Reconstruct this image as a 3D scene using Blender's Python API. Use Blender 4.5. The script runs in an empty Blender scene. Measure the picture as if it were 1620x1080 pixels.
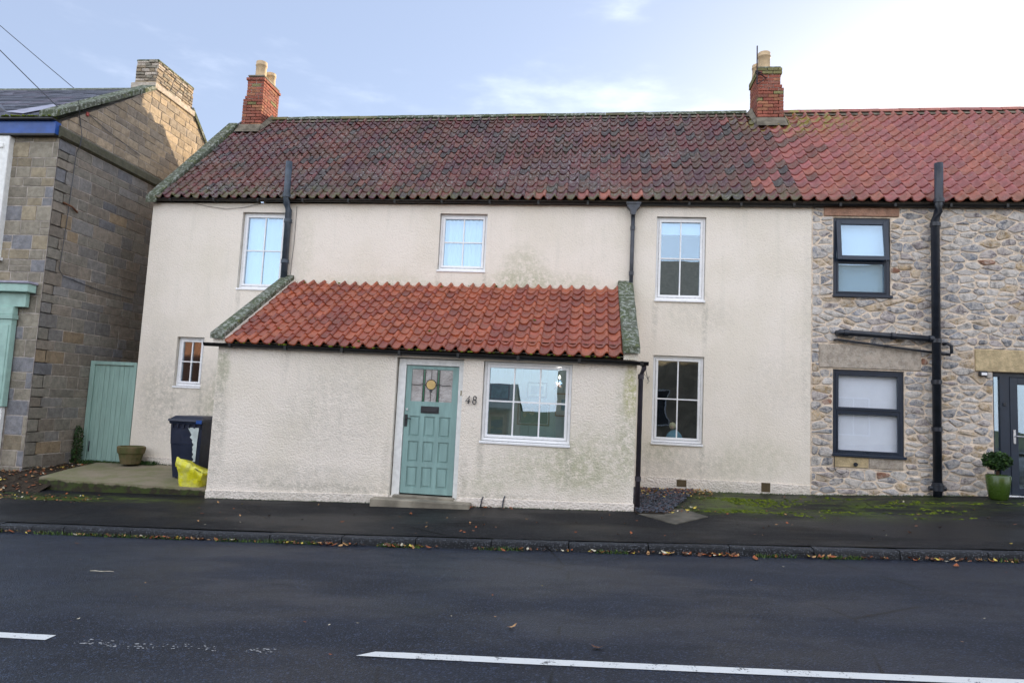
import bpy, math, random
from math import sin, cos, pi, radians, sqrt, hypot
from mathutils import Vector, Matrix, noise
random.seed(7)
SC = bpy.context.scene
COL = SC.collection
R = random.random
def U(a, b): return a + (b - a) * R()

# ------------------------------------------------------------------ camera, sky, sun, exposure
cam_d = bpy.data.cameras.new('camera'); cam = bpy.data.objects.new('camera', cam_d); COL.objects.link(cam)
cam_d.sensor_width = 36; cam_d.lens = 24.0; cam_d.clip_end = 2000; cam_d.clip_start = .05
cam.matrix_world = Matrix(((0.99273, -0.036489, 0.114695, 0), (0.110632, -0.098656, -0.988953, 0), (0.047402, 0.994452, -0.093901, 1.6), (0, 0, 0, 1)))
SC.camera = cam
SUN_EL, SUN_AZ = radians(12.0), radians(30.0)          # azimuth clockwise from +Y (behind the houses, to the right)
sun_dir = Vector((sin(SUN_AZ) * cos(SUN_EL), cos(SUN_AZ) * cos(SUN_EL), sin(SUN_EL)))
world = bpy.data.worlds.new('World'); SC.world = world; world.use_nodes = True
wn, wl = world.node_tree.nodes, world.node_tree.links
wn.clear()
wo = wn.new('ShaderNodeOutputWorld'); wb = wn.new('ShaderNodeBackground'); sky = wn.new('ShaderNodeTexSky')
sky.sky_type = 'NISHITA'; sky.sun_disc = False; sky.sun_elevation = SUN_EL; sky.sun_rotation = SUN_AZ
sky.air_density = 1.0; sky.dust_density = 1.2; sky.ozone_density = 1.6; sky.altitude = 0
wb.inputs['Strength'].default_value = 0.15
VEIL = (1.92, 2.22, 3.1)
# veil over the clear sky, with bright cloud weighted to light the house fronts
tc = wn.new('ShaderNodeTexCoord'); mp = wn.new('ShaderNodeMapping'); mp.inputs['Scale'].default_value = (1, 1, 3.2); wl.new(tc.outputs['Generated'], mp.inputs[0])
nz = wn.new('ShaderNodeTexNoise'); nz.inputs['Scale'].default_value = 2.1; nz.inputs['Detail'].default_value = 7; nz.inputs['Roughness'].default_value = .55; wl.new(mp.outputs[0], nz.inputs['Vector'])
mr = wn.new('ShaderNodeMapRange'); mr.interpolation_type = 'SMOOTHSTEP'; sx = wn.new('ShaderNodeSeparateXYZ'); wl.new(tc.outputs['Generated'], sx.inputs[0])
ma = wn.new('ShaderNodeMath'); ma.operation = 'MULTIPLY_ADD'; wl.new(sx.outputs[1], ma.inputs[0]); ma.inputs[1].default_value = -.22; wl.new(nz.outputs['Fac'], ma.inputs[2])   # cloud bank shaped to thicken behind the camera, brightening the shaded fronts
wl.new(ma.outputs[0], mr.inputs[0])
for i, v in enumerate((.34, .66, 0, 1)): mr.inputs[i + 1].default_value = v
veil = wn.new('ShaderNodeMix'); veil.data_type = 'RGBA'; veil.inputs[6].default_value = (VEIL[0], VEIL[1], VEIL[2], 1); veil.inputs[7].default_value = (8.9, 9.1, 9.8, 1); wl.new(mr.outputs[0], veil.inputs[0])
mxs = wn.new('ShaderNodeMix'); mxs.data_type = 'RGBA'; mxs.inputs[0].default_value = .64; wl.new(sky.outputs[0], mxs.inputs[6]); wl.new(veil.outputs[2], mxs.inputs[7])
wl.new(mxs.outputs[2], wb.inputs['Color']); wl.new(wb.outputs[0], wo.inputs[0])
sun_d = bpy.data.lights.new('sun', 'SUN'); sun = bpy.data.objects.new('sun', sun_d); COL.objects.link(sun)
sun_d.energy = 4.5; sun_d.angle = radians(.5); sun_d.color = (1, .80, .55)
sun.rotation_euler = (-sun_dir).to_track_quat('-Z', 'Y').to_euler()
SC.view_settings.view_transform = 'Standard'; SC.view_settings.look = 'None'
SC.view_settings.exposure = 1.0; SC.view_settings.gamma = 1; SC.view_settings.use_curve_mapping = False

# ------------------------------------------------------------------ materials
class NT:
    def __init__(s, name):
        s.m = bpy.data.materials.new(name); s.m.use_nodes = True
        s.t = s.m.node_tree; s.n = s.t.nodes; s.l = s.t.links
        s.b = s.n['Principled BSDF']; s.out = s.n['Material Output']
        s.geo = s.n.new('ShaderNodeNewGeometry'); s.pos = s.geo.outputs['Position']
    def link(s, a, b): s.l.new(a, b)
    def inp(s, sock, v):
        if hasattr(v, 'links') or hasattr(v, 'is_linked'): s.l.new(v, sock)
        else: sock.default_value = v
    def math(s, op, a, b=0, c=0, clamp=False):
        k = s.n.new('ShaderNodeMath'); k.operation = op; k.use_clamp = clamp
        s.inp(k.inputs[0], a); s.inp(k.inputs[1], b); s.inp(k.inputs[2], c); return k.outputs[0]
    def scaled(s, sc):
        k = s.n.new('ShaderNodeVectorMath'); k.operation = 'MULTIPLY'; s.link(s.pos, k.inputs[0]); k.inputs[1].default_value = sc; return k.outputs[0]
    def noise(s, scale, detail=3, rough=.55, sc=None, vec=None):
        k = s.n.new('ShaderNodeTexNoise'); k.inputs['Scale'].default_value = scale; k.inputs['Detail'].default_value = detail; k.inputs['Roughness'].default_value = rough
        s.link(vec or (s.scaled(sc) if sc else s.pos), k.inputs['Vector']); return k.outputs['Fac']
    def voro(s, scale, feature='F1', out='Distance'):
        k = s.n.new('ShaderNodeTexVoronoi'); k.feature = feature; k.inputs['Scale'].default_value = scale; s.link(s.pos, k.inputs['Vector']); return k.outputs[out]
    def ramp(s, v, lo, hi, a=0, b=1):
        k = s.n.new('ShaderNodeMapRange'); k.interpolation_type = 'SMOOTHSTEP'
        s.inp(k.inputs[0], v)
        for i, x in enumerate((lo, hi, a, b)): k.inputs[i + 1].default_value = x
        return k.outputs[0]
    def mix(s, f, a, b, mode='MIX'):
        k = s.n.new('ShaderNodeMix'); k.data_type = 'RGBA'; k.blend_type = mode
        s.inp(k.inputs[0], f)
        s.inp(k.inputs[6], (*a, 1) if isinstance(a, tuple) else a); s.inp(k.inputs[7], (*b, 1) if isinstance(b, tuple) else b)
        return k.outputs[2]
    def xyz(s):
        if not hasattr(s, '_x'):
            k = s.n.new('ShaderNodeSeparateXYZ'); s.link(s.pos, k.inputs[0]); s._x = k.outputs
        return s._x
    def blob(s, cx, cz, rx, rz, axis=2):
        x = s.xyz(); a = s.math('DIVIDE', s.math('SUBTRACT', x[0], cx), rx); b = s.math('DIVIDE', s.math('SUBTRACT', x[axis], cz), rz)
        d = s.math('ADD', s.math('MULTIPLY', a, a), s.math('MULTIPLY', b, b)); return s.ramp(d, 0, 1, 1, 0)
    def bump(s, h, strength=.5, dist=.01, normal=None):
        k = s.n.new('ShaderNodeBump'); k.inputs['Strength'].default_value = strength; k.inputs['Distance'].default_value = dist
        s.link(h, k.inputs['Height'])
        if normal: s.link(normal, k.inputs['Normal'])
        s.link(k.outputs[0], s.b.inputs['Normal']); return k.outputs[0]
    def fin(s, color, rough=.85, spec=.4, metal=0):
        s.inp(s.b.inputs['Base Color'], (*color, 1) if isinstance(color, tuple) else color)
        s.inp(s.b.inputs['Roughness'], rough); s.inp(s.b.inputs['Metallic'], metal); s.inp(s.b.inputs['Specular IOR Level'], spec)
        return s.m
MATS = {}
def simple(name, col, rough=.6, spec=.4, metal=0, var=.15, sc=6, bs=60, bstr=.15, bd=.004):
    if name in MATS: return MATS[name]
    t = NT(name); n = t.noise(sc, 4)
    dk = tuple(c * (1 - var) for c in col); lt = tuple(min(1, c * (1 + var)) for c in col)
    c = t.mix(t.ramp(n, .3, .7), dk, lt)
    if bstr: t.bump(t.noise(bs, 3), bstr, bd)
    MATS[name] = t.fin(c, t.ramp(t.noise(sc * 3, 2), .2, .8, max(.02, rough - .08), min(1, rough + .08)), spec, metal); return MATS[name]

def render_mat(name, base, stains, bscale, bstr):
    t = NT(name)
    n1, n2 = t.noise(1.1, 4), t.noise(9, 4, .65)
    c = t.mix(t.ramp(n1, .35, .7), base, tuple(b * k for b, k in zip(base, (.93, .93, .90))))
    spots = t.ramp(t.noise(34, 5, .75), .55, .74)
    c = t.mix(t.math('MULTIPLY', spots, .40), c, (.33, .30, .25))
    streak = t.ramp(t.noise(3.0, 4, .6, sc=(2.2, 2.2, .22)), .52, .75)
    c = t.mix(t.math('MULTIPLY', streak, .16), c, (.52, .50, .42))
    for (cx, cz, rx, rz, col, amt) in stains:
        m = t.math('MULTIPLY', t.blob(cx, cz, rx, rz), t.ramp(t.math('ADD', t.math('MULTIPLY', n2, .6), t.math('MULTIPLY', t.noise(30, 4, .7), .4)), .36, .60))
        c = t.mix(t.math('MULTIPLY', m, amt * .72), c, col)
    vor = t.voro(bscale); nn = t.noise(bscale * .9, 4, .7)
    h = t.math('ADD', t.math('MULTIPLY', vor, -.9), nn)
    t.bump(t.math('ADD', h, t.math('MULTIPLY', t.noise(4, 3), .8)), bstr, .02)
    return t.fin(c, .93, .25)
GRN, DRT, YEL = (.30, .32, .16), (.36, .34, .28), (.50, .46, .14)
M_wall = render_mat('cream_pebble_render', (.855, .775, .685), [
    (-1.3, 4.05, .6, .7, GRN, .55), (-1.0, 3.85, 1.6, .35, GRN, .55), (-4.0, 3.8, 2.0, .25, GRN, .35), (-7.6, 1.3, 1.6, 1.2, DRT, .55), (-8.4, 1.8, .5, 1.4, DRT, .4), (-7.0, 1.2, .5, 1.2, GRN, .45),
    (1.5, .62, 1.6, .5, DRT, .45), (2.9, .85, 1.0, .5, GRN, .3), (1.9, 3.4, .9, .45, DRT, .3), (3.3, 2.2, .8, .8, DRT, .2), (-5.6, 4.4, .25, 1.0, GRN, .22), (.72, 2.9, .2, 1.4, GRN, .25), (1.3, .95, .5, .3, GRN, .4), (-2.94, 3.9, .07, .5, DRT, .5), (-2.04, 3.85, .06, .6, DRT, .5), (1.14, 3.4, .08, .6, DRT, .5), (2.03, 3.3, .07, .8, DRT, .5), (2.03, .8, .07, .5, DRT, .6), (-6.9, 3.45, .07, .5, DRT, .5), (-7.5, 1.4, .06, .5, DRT, .6), (-8.05, 1.4, .07, .6, DRT, .6), (3.8, 3, .12, 2.6, DRT, .3)], 42, .28)
M_ext = render_mat('coarse_cream_render', (.855, .775, .685), [
    (-.55, .70, 1.2, .45, GRN, .55), (.1, .85, .9, .7, GRN, .55), (.62, 1.9, .14, .55, YEL, .95), (.62, 1.5, .3, 1.3, GRN, .6), (-5.83, 2.0, .16, .5, GRN, .8), (-5.85, 1.2, .2, 1.3, DRT, .7), (-4.0, 1.3, 1.2, .8, DRT, .35),
    (-4.6, .35, 2.0, .28, DRT, .45), (-1.5, .4, .5, .25, GRN, .5), (-3.7, 1.95, 1.0, .35, DRT, .25), (-1.6, .85, .08, .4, DRT, .6), (-.27, .8, .07, .45, DRT, .6), (-3.05, .6, .1, .5, DRT, .4), (-1.85, .5, .1, .4, DRT, .5), (-4.8, 2.2, .1, .5, DRT, .4), (-2.4, .2, 4, .12, DRT, .7)], 42, .45)
M_plinth = render_mat('pale_plinth_render', (.845, .765, .69), [(-2, .0, 9, .2, DRT, .6), (3, .33, 2.5, .12, DRT, .6)], 32, .7)
M_reveal = simple('smooth_painted_reveal', (.62, .58, .51), .8, .3, var=.12, bs=40, bstr=.3)
M_upvc = simple('white_upvc', (.86, .86, .87), .3, .5, var=.03, bstr=0)
M_woodw = simple('white_painted_timber', (.80, .80, .78), .45, .4, var=.08, sc=12, bs=30, bstr=.1)
M_grey = simple('anthracite_upvc', (.015, .025, .045), .35, .5, var=.1, bstr=0)
M_pipe = simple('black_plastic', (.018, .022, .032), .35, .5, var=.25, sc=9, bstr=0)
M_pipeb = simple('slate_blue_plastic', (.045, .062, .085), .4, .5, var=.25, sc=9, bstr=0)
M_iron = simple('painted_cast_iron', (.05, .055, .068), .45, .5, var=.3, sc=14, bs=50, bstr=.3)
M_gut = simple('black_gutter', (.008, .008, .009), .4, .4, var=.3, bstr=0)
M_steel = simple('brushed_steel', (.6, .6, .62), .3, .5, metal=1, var=.05, bstr=0)
M_conc = simple('weathered_concrete', (.24, .215, .17), .85, .3, var=.35, sc=3, bs=50, bstr=.5)
simple('grimy_cement', (.15, .13, .10), .9, .2, var=.4, sc=6, bs=40, bstr=.8)
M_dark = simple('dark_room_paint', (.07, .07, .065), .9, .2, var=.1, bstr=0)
M_blind = simple('white_blind_fabric', (.86, .87, .88), .9, .2, var=.02, bstr=0)
M_lead = simple('lead_flashing', (.30, .29, .36), .35, .5, var=.25, sc=9, bs=14, bstr=.6)
M_soil = simple('damp_soil', (.035, .026, .018), .95, .2, var=.5, sc=14, bs=40, bstr=1, bd=.02)

def glass(name, f0, tint=(.93, .96, .95), rough=0.0, wav=.0):
    t = NT(name); t.n.remove(t.b)
    lw = t.n.new('ShaderNodeLayerWeight'); lw.inputs[0].default_value = .5
    f = t.math('ADD', f0, t.math('MULTIPLY', t.math('POWER', lw.outputs['Facing'], 5), 1 - f0), clamp=True)
    tr = t.n.new('ShaderNodeBsdfTransparent'); tr.inputs[0].default_value = (*tint, 1)
    gl = t.n.new('ShaderNodeBsdfGlossy'); gl.inputs['Roughness'].default_value = rough; gl.inputs[0].default_value = (.74, .87, 1, 1)
    if wav:
        k = t.n.new('ShaderNodeBump'); k.inputs['Strength'].default_value = wav; k.inputs['Distance'].default_value = .01
        t.link(t.noise(2.5, 1), k.inputs['Height']); t.link(k.outputs[0], gl.inputs['Normal'])
    mx = t.n.new('ShaderNodeMixShader'); t.link(f, mx.inputs[0]); t.link(tr.outputs[0], mx.inputs[1]); t.link(gl.outputs[0], mx.inputs[2])
    t.link(mx.outputs[0], t.out.inputs[0]); return t.m
M_glass = glass('double_glazing', .12, wav=.25)
M_glassw = glass('clear_glazing', .07, (.97, .98, 1.0))
M_glassr = glass('clear_reflective_glazing', .20, (.84, .93, .98), wav=.05)

def tile_mat(name, col, lichen, moss, mossmul=1.0, rough=.42, lichen_y=0, spec=.55):
    t = NT(name); oi = t.n.new('ShaderNodeObjectInfo')
    n = t.noise(7, 5, .65)
    c = t.mix(t.ramp(n, .3, .72), tuple(k * .78 for k in col), tuple(min(1, k * 1.2) for k in col))
    br = t.math('ADD', .88, t.math('MULTIPLY', oi.outputs['Random'], .24))
    c = t.mix(1.0, c, None or t_comb(t, br), 'MULTIPLY')
    c = t.mix(t.math('MULTIPLY', t.ramp(t.noise(20, 5, .75), .585, .64), lichen), c, (.50, .50, .47))
    c = t.mix(t.math('MULTIPLY', t.ramp(t.noise(2.2, 5, .7), .44, .62), moss), c, (.075, .068, .035))
    if lichen_y:
        m = t.math('MULTIPLY', t.blob(4.3, 8.15, 1.7, .75), t.ramp(t.noise(6.5, 5, .7), .46, .60)); c = t.mix(m, c, (.24, .21, .035))
        m = t.math('MULTIPLY', t.ramp(t.xyz()[2], 5.45, 6.0, 1, 0), t.ramp(t.noise(5, 5, .7), .44, .60)); c = t.mix(t.math('MULTIPLY', m, .8 * lichen_y), c, (.10, .105, .035))
        m = t.math('MULTIPLY', t.ramp(t.noise(1.1, 3, .5), .46, .62), t.ramp(t.noise(17, 5, .75), .54, .59)); c = t.mix(t.math('MULTIPLY', m, .5 * lichen_y), c, (.34, .34, .34))
    t.bump(t.noise(70, 4, .7), .18, .005)
    return t.fin(c, t.ramp(t.noise(12, 3), .3, .7, rough - .13, rough + .16), spec)
def t_comb(t, v):
    k = t.n.new('ShaderNodeCombineColor')
    for i in range(3): t.link(v, k.inputs[i])
    return k.outputs[0]
def tileset(pref, cols, lichen, moss, rough, ly=0): return [tile_mat('%s_pantile_%s' % (pref, w), c, lichen, moss, 1, rough, ly) for w, c in cols]
T_old = tileset('old', [('umber', (.095, .028, .020)), ('maroon', (.125, .026, .028)), ('plum', (.082, .024, .034)), ('rust', (.150, .040, .028)), ('soot', (.036, .020, .022))], .45, .35, .22, 1)
T_new = tileset('red', [('brick', (.305, .088, .070)), ('rose', (.295, .084, .080)), ('rust', (.32, .098, .064))], .10, .10, .33, .35)
T_ext = tileset('orange', [('terracotta', (.305, .070, .033)), ('burnt', (.235, .050, .028)), ('amber', (.35, .086, .036))], .06, .12, .26)
T_moss = [tile_mat('mossy_pantile', (.13, .12, .045), .3, .9, 1, .7), tile_mat('mustard_lichen_pantile', (.27, .24, .05), .2, .4, 1, .7)]
def stone_mat(name, col, lime=.4, limec=(.67, .61, .55), pit=.5, rough=.88):
    t = NT(name); oi = t.n.new('ShaderNodeObjectInfo')
    n = t.noise(9, 6, .7)
    lo_, hi_ = (.6, 1.45) if lime > .42 else (.80, 1.18)
    c = t.mix(t.ramp(n, .36, .64), tuple(k * lo_ for k in col), tuple(min(1, k * hi_) for k in col))
    c = t.mix(1.0, c, t_comb(t, t.math('ADD', .80, t.math('MULTIPLY', oi.outputs['Random'], .4))), 'MULTIPLY')
    c = t.mix(t.math('MULTIPLY', t.ramp(t.noise(14, 5, .75), .47 - .09 * (lime > .42), .60 - .04 * (lime > .42)), lime), c, limec)
    c = t.mix(t.math('MULTIPLY', t.ramp(t.noise(33, 4, .7), .60, .72), pit), c, tuple(k * .4 for k in col))
    t.bump(t.math('ADD', t.noise(24, 6, .75), t.math('MULTIPLY', t.noise(90, 3), .3)), .9, .022)
    return t.fin(c, rough, .3)
S_rub = [stone_mat('grey_whinstone', (.23, .235, .26), .7), stone_mat('pale_limed_stone', (.40, .38, .365), .8), stone_mat('blue_grey_stone', (.17, .185, .215), .5), stone_mat('buff_rubble_stone', (.40, .29, .17), .45), stone_mat('mauve_grey_stone', (.27, .235, .24), .6), stone_mat('pink_brown_stone', (.34, .18, .12), .4)]
S_ash = [stone_mat('olive_sandstone', (.205, .188, .158), .15, (.38, .34, .29), .6), stone_mat('brown_sandstone', (.222, .190, .155), .15, (.38, .34, .29), .6), stone_mat('grey_sandstone', (.195, .185, .175), .15, (.38, .34, .29), .6), stone_mat('slaty_sandstone', (.165, .165, .175), .12, (.36, .34, .32), .5), stone_mat('tawny_sandstone', (.27, .205, .135), .1, (.33, .27, .20), .5), stone_mat('ochre_sandstone', (.36, .22, .085), .1, (.33, .27, .20), .4)]
S_gab = [stone_mat('warm_gable_sandstone', (.345, .275, .195), .12, (.36, .30, .22), .6), stone_mat('sooty_gable_sandstone', (.275, .23, .18), .1, (.33, .27, .2), .7), stone_mat('buff_gable_sandstone', (.39, .305, .21), .1, (.36, .3, .22), .5)]
M_mortar = simple('sandy_lime_mortar', (.72, .60, .48), .95, .2, var=.22, sc=10, bs=45, bstr=1, bd=.015)
M_mortg = simple('grey_pink_mortar', (.43, .38, .34), .95, .2, var=.3, sc=8, bs=45, bstr=1, bd=.015)
M_redsand = stone_mat('red_sandstone', (.40, .225, .155), .15, (.5, .36, .28), .3)
M_buff = stone_mat('dressed_buff_stone', (.47, .37, .22), .05, (.5, .4, .3), .15)
M_palebuff = stone_mat('pale_buff_stone', (.48, .41, .34), .42, (.60, .55, .48), .3)
S_brick = [stone_mat('red_brick', (.30, .095, .065), .12, (.30, .20, .15), .3), stone_mat('brown_brick', (.27, .10, .072), .2, (.26, .2, .15), .5), stone_mat('orange_brick', (.35, .15, .085), .1, (.35, .25, .18), .3)]
S_mossb = stone_mat('mossy_brick', (.22, .20, .09), .2, (.2, .2, .1), .5)
M_clay = simple('buff_clay_pot', (.52, .38, .23), .7, .3, var=.12, sc=10, bstr=.2)
def coping_mat():
    t = NT('lichened_coping_stone'); n = t.noise(3, 5, .7)
    c = t.mix(t.ramp(n, .35, .6), (.115, .122, .095), (.080, .098, .055))
    c = t.mix(t.ramp(t.noise(16, 5, .75), .51, .58), c, (.30, .32, .28))
    c = t.mix(t.math('MULTIPLY', t.ramp(t.noise(7, 4), .6, .7), .6), c, (.15, .17, .04))
    t.bump(t.noise(30, 5, .7), .8, .02); return t.fin(c, .95, .2)
M_cope = coping_mat()
def asphalt(name, base, moss=False, sp=.35):
    t = NT(name); n = t.noise(1.3, 5, .6)
    c = t.mix(t.ramp(n, .35, .68), tuple(k * .8 for k in base), tuple(k * 1.25 for k in base))
    c = t.mix(t.math('MULTIPLY', t.ramp(t.noise(1.2, 4, .6, sc=(.22, 1.5, 1)), .45, .65), .35), c, tuple(k * 1.7 for k in base))
    chips = t.voro(95, out='Color'); k = t.n.new('ShaderNodeSeparateColor'); t.link(chips, k.inputs[0])
    c = t.mix(t.ramp(k.outputs[0], .80, .96), c, tuple(min(1, b * 4.5) for b in base))
    c = t.mix(t.math('MULTIPLY', t.ramp(t.noise(60, 3, .8), .62, .75), .7), c, (.20, .19, .18))
    if moss:
        for (cx, cy, rx, ry, a) in [(2.2, 11.6, 1.3, 1.5, 1), (3.6, 11.2, 2.6, 1.5, .8), (5.6, 11.7, 2.2, 1.0, .6), (-8.5, 10.0, 3.0, .35, .9), (1.7, 10.6, .7, .5, .6)]:
            m = t.math('MULTIPLY', t.blob(cx, cy, rx, ry, 1), t.ramp(t.math('ADD', t.math('MULTIPLY', t.noise(2.2, 5, .7, sc=(.6, 1.6, 1)), .6), t.math('MULTIPLY', t.noise(16, 4, .7), .4)), .46, .58))
            c = t.mix(t.math('MULTIPLY', m, a), c, (.07, .105, .009))
        t_d = t.math('MULTIPLY', t.ramp(t.noise(1.7, 5, .7), .52, .66), .5); c = t.mix(t_d, c, (.022, .018, .014))
    ck = t.ramp(t.voro(.42, 'DISTANCE_TO_EDGE'), .0015, .006, 1, 0); ck = t.math('MULTIPLY', ck, t.ramp(t.noise(.9, 3), .5, .56)); c = t.mix(ck, c, tuple(k * .25 for k in base))
    ag = t.math('ADD', t.math('MULTIPLY', t.voro(95), -.8), t.math('MULTIPLY', t.noise(150, 3), .5))
    t.bump(t.math('ADD', ag, t.math('MULTIPLY', t.noise(7, 4), .5)), .8, .010)
    return t.fin(c, t.ramp(t.noise(.8, 4, sc=(.5, 1, 1)), .38, .62, .40, .72), sp)
M_road = asphalt('road_asphalt', (.0085, .012, .021))
M_pave = asphalt('pavement_asphalt', (.009, .0095, .011), moss=True, sp=.12)
M_kerb = asphalt('dark_kerb_stone', (.022, .024, .028), sp=.2)
def paint_mat():
    t = NT('worn_road_paint'); worn = t.math('ADD', t.math('MULTIPLY', t.noise(45, 4, .8), .6), t.math('MULTIPLY', t.noise(6, 3), .4))
    c = t.mix(t.ramp(worn, .56, .62), (.66, .68, .67), (.06, .065, .07)); t.bump(t.noise(110, 3), .6, .006); return t.fin(c, .6, .4)
M_paint = paint_mat()
def slab_mat():
    t = NT('algae_stained_slab'); c = t.mix(t.ramp(t.noise(2.4, 5, .7), .35, .65), (.24, .20, .145), (.17, .165, .085))
    c = t.mix(t.math('MULTIPLY', t.ramp(t.noise(20, 4, .7), .58, .7), .6), c, (.30, .27, .22)); kn = t.n.new('ShaderNodeSeparateXYZ'); t.link(t.geo.outputs['Normal'], kn.inputs[0]); c = t.mix(t.math('MULTIPLY', t.ramp(kn.outputs[1], -.7, -.3, 1, 0), t.ramp(t.math('ADD', t.xyz()[2], t.math('MULTIPLY', t.noise(5, 4), .12)), .09, .06, 0, 1)), c, t.mix(t.ramp(t.noise(9, 4), .4, .6), (.03, .025, .015), (.04, .055, .012))); t.bump(t.noise(40, 5), .6, .012); return t.fin(c, .85, .3)
M_slab = slab_mat()
def door_mat(name, col):
    t = NT(name); c = t.mix(t.ramp(t.noise(5, 4, sc=(3, 3, .4)), .35, .7), tuple(k * .9 for k in col), tuple(min(1, k * 1.1) for k in col))
    c = t.mix(t.math('MULTIPLY', t.ramp(t.noise(12, 4, .7), .62, .75), .35), c, tuple(k * .55 for k in col))
    t.bump(t.noise(10, 3, sc=(6, 6, .5)), .12, .005); return t.fin(c, .45, .4)
M_door = door_mat('sea_green_gloss_paint', (.245, .385, .365))
M_gate = door_mat('pale_jade_paint', (.295, .44, .39))
M_blue = simple('royal_blue_paint', (.012, .07, .30), .4, .5, var=.15, bstr=0)
M_shopg = simple('mint_shopfront_paint', (.33, .50, .44), .45, .4, var=.1, bstr=.1)
M_slate = [stone_mat('slate_%s' % w, c, .12, (.24, .24, .30), .3, .35) for w, c in (('grey', (.12, .125, .155)), ('mauve', (.145, .13, .165)), ('dark', (.075, .08, .10)))]
def leafm(name, col): return simple(name, col, .6, .3, var=.35, sc=30, bstr=0)
L_leaf = [leafm('rust_leaf', (.28, .085, .03)), leafm('tan_leaf', (.40, .23, .10)), leafm('brown_leaf', (.12, .055, .03)), leafm('yellow_leaf', (.55, .42, .08)), leafm('pale_leaf', (.55, .50, .38))]
L_green = [leafm('green_leaf', (.045, .10, .018)), leafm('dark_green_leaf', (.022, .055, .015)), leafm('lime_leaf', (.12, .19, .03))]

# ------------------------------------------------------------------ mesh helpers
class MB:
    def __init__(s): s.v = []; s.f = []; s.m = []
    def add(s, vs, fs, mi=0):
        o = len(s.v); s.v += [tuple(p) for p in vs]; s.f += [tuple(i + o for i in f) for f in fs]; s.m += [mi] * len(fs); return s
    def box(s, x0, x1, y0, y1, z0, z1, mi=0, b=0):
        if b:
            vs = []; fs = []
            for sx, sy, sz in [(i, j, k) for i in (0, 1) for j in (0, 1) for k in (0, 1)]:
                X, Y, Z = (x0, x1)[sx], (y0, y1)[sy], (z0, z1)[sz]
                dx, dy, dz = (b, -b)[sx], (b, -b)[sy], (b, -b)[sz]
                vs += [(X, Y + dy, Z + dz), (X + dx, Y, Z + dz), (X + dx, Y + dy, Z)]
            def I(i, j, k, a): return (i * 4 + j * 2 + k) * 3 + a
            fs += [(I(0,0,0,0), I(0,0,1,0), I(0,1,1,0), I(0,1,0,0)), (I(1,0,0,0), I(1,1,0,0), I(1,1,1,0), I(1,0,1,0)),
                   (I(0,0,0,1), I(1,0,0,1), I(1,0,1,1), I(0,0,1,1)), (I(0,1,0,1), I(0,1,1,1), I(1,1,1,1), I(1,1,0,1)),
                   (I(0,0,0,2), I(0,1,0,2), I(1,1,0,2), I(1,0,0,2)), (I(0,0,1,2), I(1,0,1,2), I(1,1,1,2), I(0,1,1,2))]
            for i in (0, 1):
                for j in (0, 1):
                    fs += [(I(i,j,0,0), I(i,j,0,1), I(i,j,1,1), I(i,j,1,0)), (I(i,0,j,0), I(i,0,j,2), I(i,1,j,2), I(i,1,j,0)), (I(0,i,j,1), I(0,i,j,2), I(1,i,j,2), I(1,i,j,1))]
            fs += [(k * 3, k * 3 + 1, k * 3 + 2) for k in range(8)]
            return s.add(vs, fs, mi)
        vs = [(x, y, z) for x in (x0, x1) for y in (y0, y1) for z in (z0, z1)]
        return s.add(vs, [(0, 1, 3, 2), (4, 6, 7, 5), (0, 4, 5, 1), (2, 3, 7, 6), (0, 2, 6, 4), (1, 5, 7, 3)], mi)
    def prism(s, poly, axis, a, b, mi=0):       # poly of 2D points, extruded along axis from a to b
        def P(p, t): return {'x': (t, p[0], p[1]), 'y': (p[0], t, p[1]), 'z': (p[0], p[1], t)}[axis]
        n = len(poly); vs = [P(p, a) for p in poly] + [P(p, b) for p in poly]
        return s.add(vs, [tuple(range(n)), tuple(range(2 * n - 1, n - 1, -1))] + [(i, (i + 1) % n + 0, (i + 1) % n + n, i + n) for i in range(n)], mi)
    def tube(s, pts, r, n=12, mi=0, cap=True):
        pts = [Vector(p) for p in pts]; rs = r if isinstance(r, (list, tuple)) else [r] * len(pts); vs = []; fs = []
        ref = Vector((0.13, .31, .94))
        for i, p in enumerate(pts):
            d = (pts[min(i + 1, len(pts) - 1)] - pts[max(i - 1, 0)]).normalized()
            rf = ref if abs(d.dot(ref)) < .9 else Vector((1, 0, .1))
            a = d.cross(rf).normalized(); b = d.cross(a)
            vs += [p + (a * cos(2 * pi * k / n) + b * sin(2 * pi * k / n)) * rs[i] for k in range(n)]
        for i in range(len(pts) - 1):
            fs += [(i * n + k, i * n + (k + 1) % n, (i + 1) * n + (k + 1) % n, (i + 1) * n + k) for k in range(n)]
        if cap: fs += [tuple(range(n))[::-1], tuple(range((len(pts) - 1) * n, len(pts) * n))]
        return s.add(vs, fs, mi)
    def lathe(s, prof, c=(0, 0, 0), n=20, mi=0):    # prof: (r, z)
        vs = [(c[0] + r * cos(2 * pi * k / n), c[1] + r * sin(2 * pi * k / n), c[2] + z) for r, z in prof for k in range(n)]
        fs = [(i * n + k, i * n + (k + 1) % n, (i + 1) * n + (k + 1) % n, (i + 1) * n + k) for i in range(len(prof) - 1) for k in range(n)]
        return s.add(vs, fs, mi)
    def build(s, name, mats, parent=None, smooth=False, origin=None):
        if not isinstance(mats, (list, tuple)): mats = [mats]
        o3 = Vector(origin) if origin is not None else Vector((0, 0, 0))
        me = bpy.data.meshes.new(name); me.from_pydata([tuple(Vector(p) - o3) for p in s.v], [], s.f)
        for m in mats: me.materials.append(m)
        me.polygons.foreach_set('material_index', s.m)
        if smooth: me.polygons.foreach_set('use_smooth', [True] * len(s.f))
        me.update(); return link(name, me, parent, o3)
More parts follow.
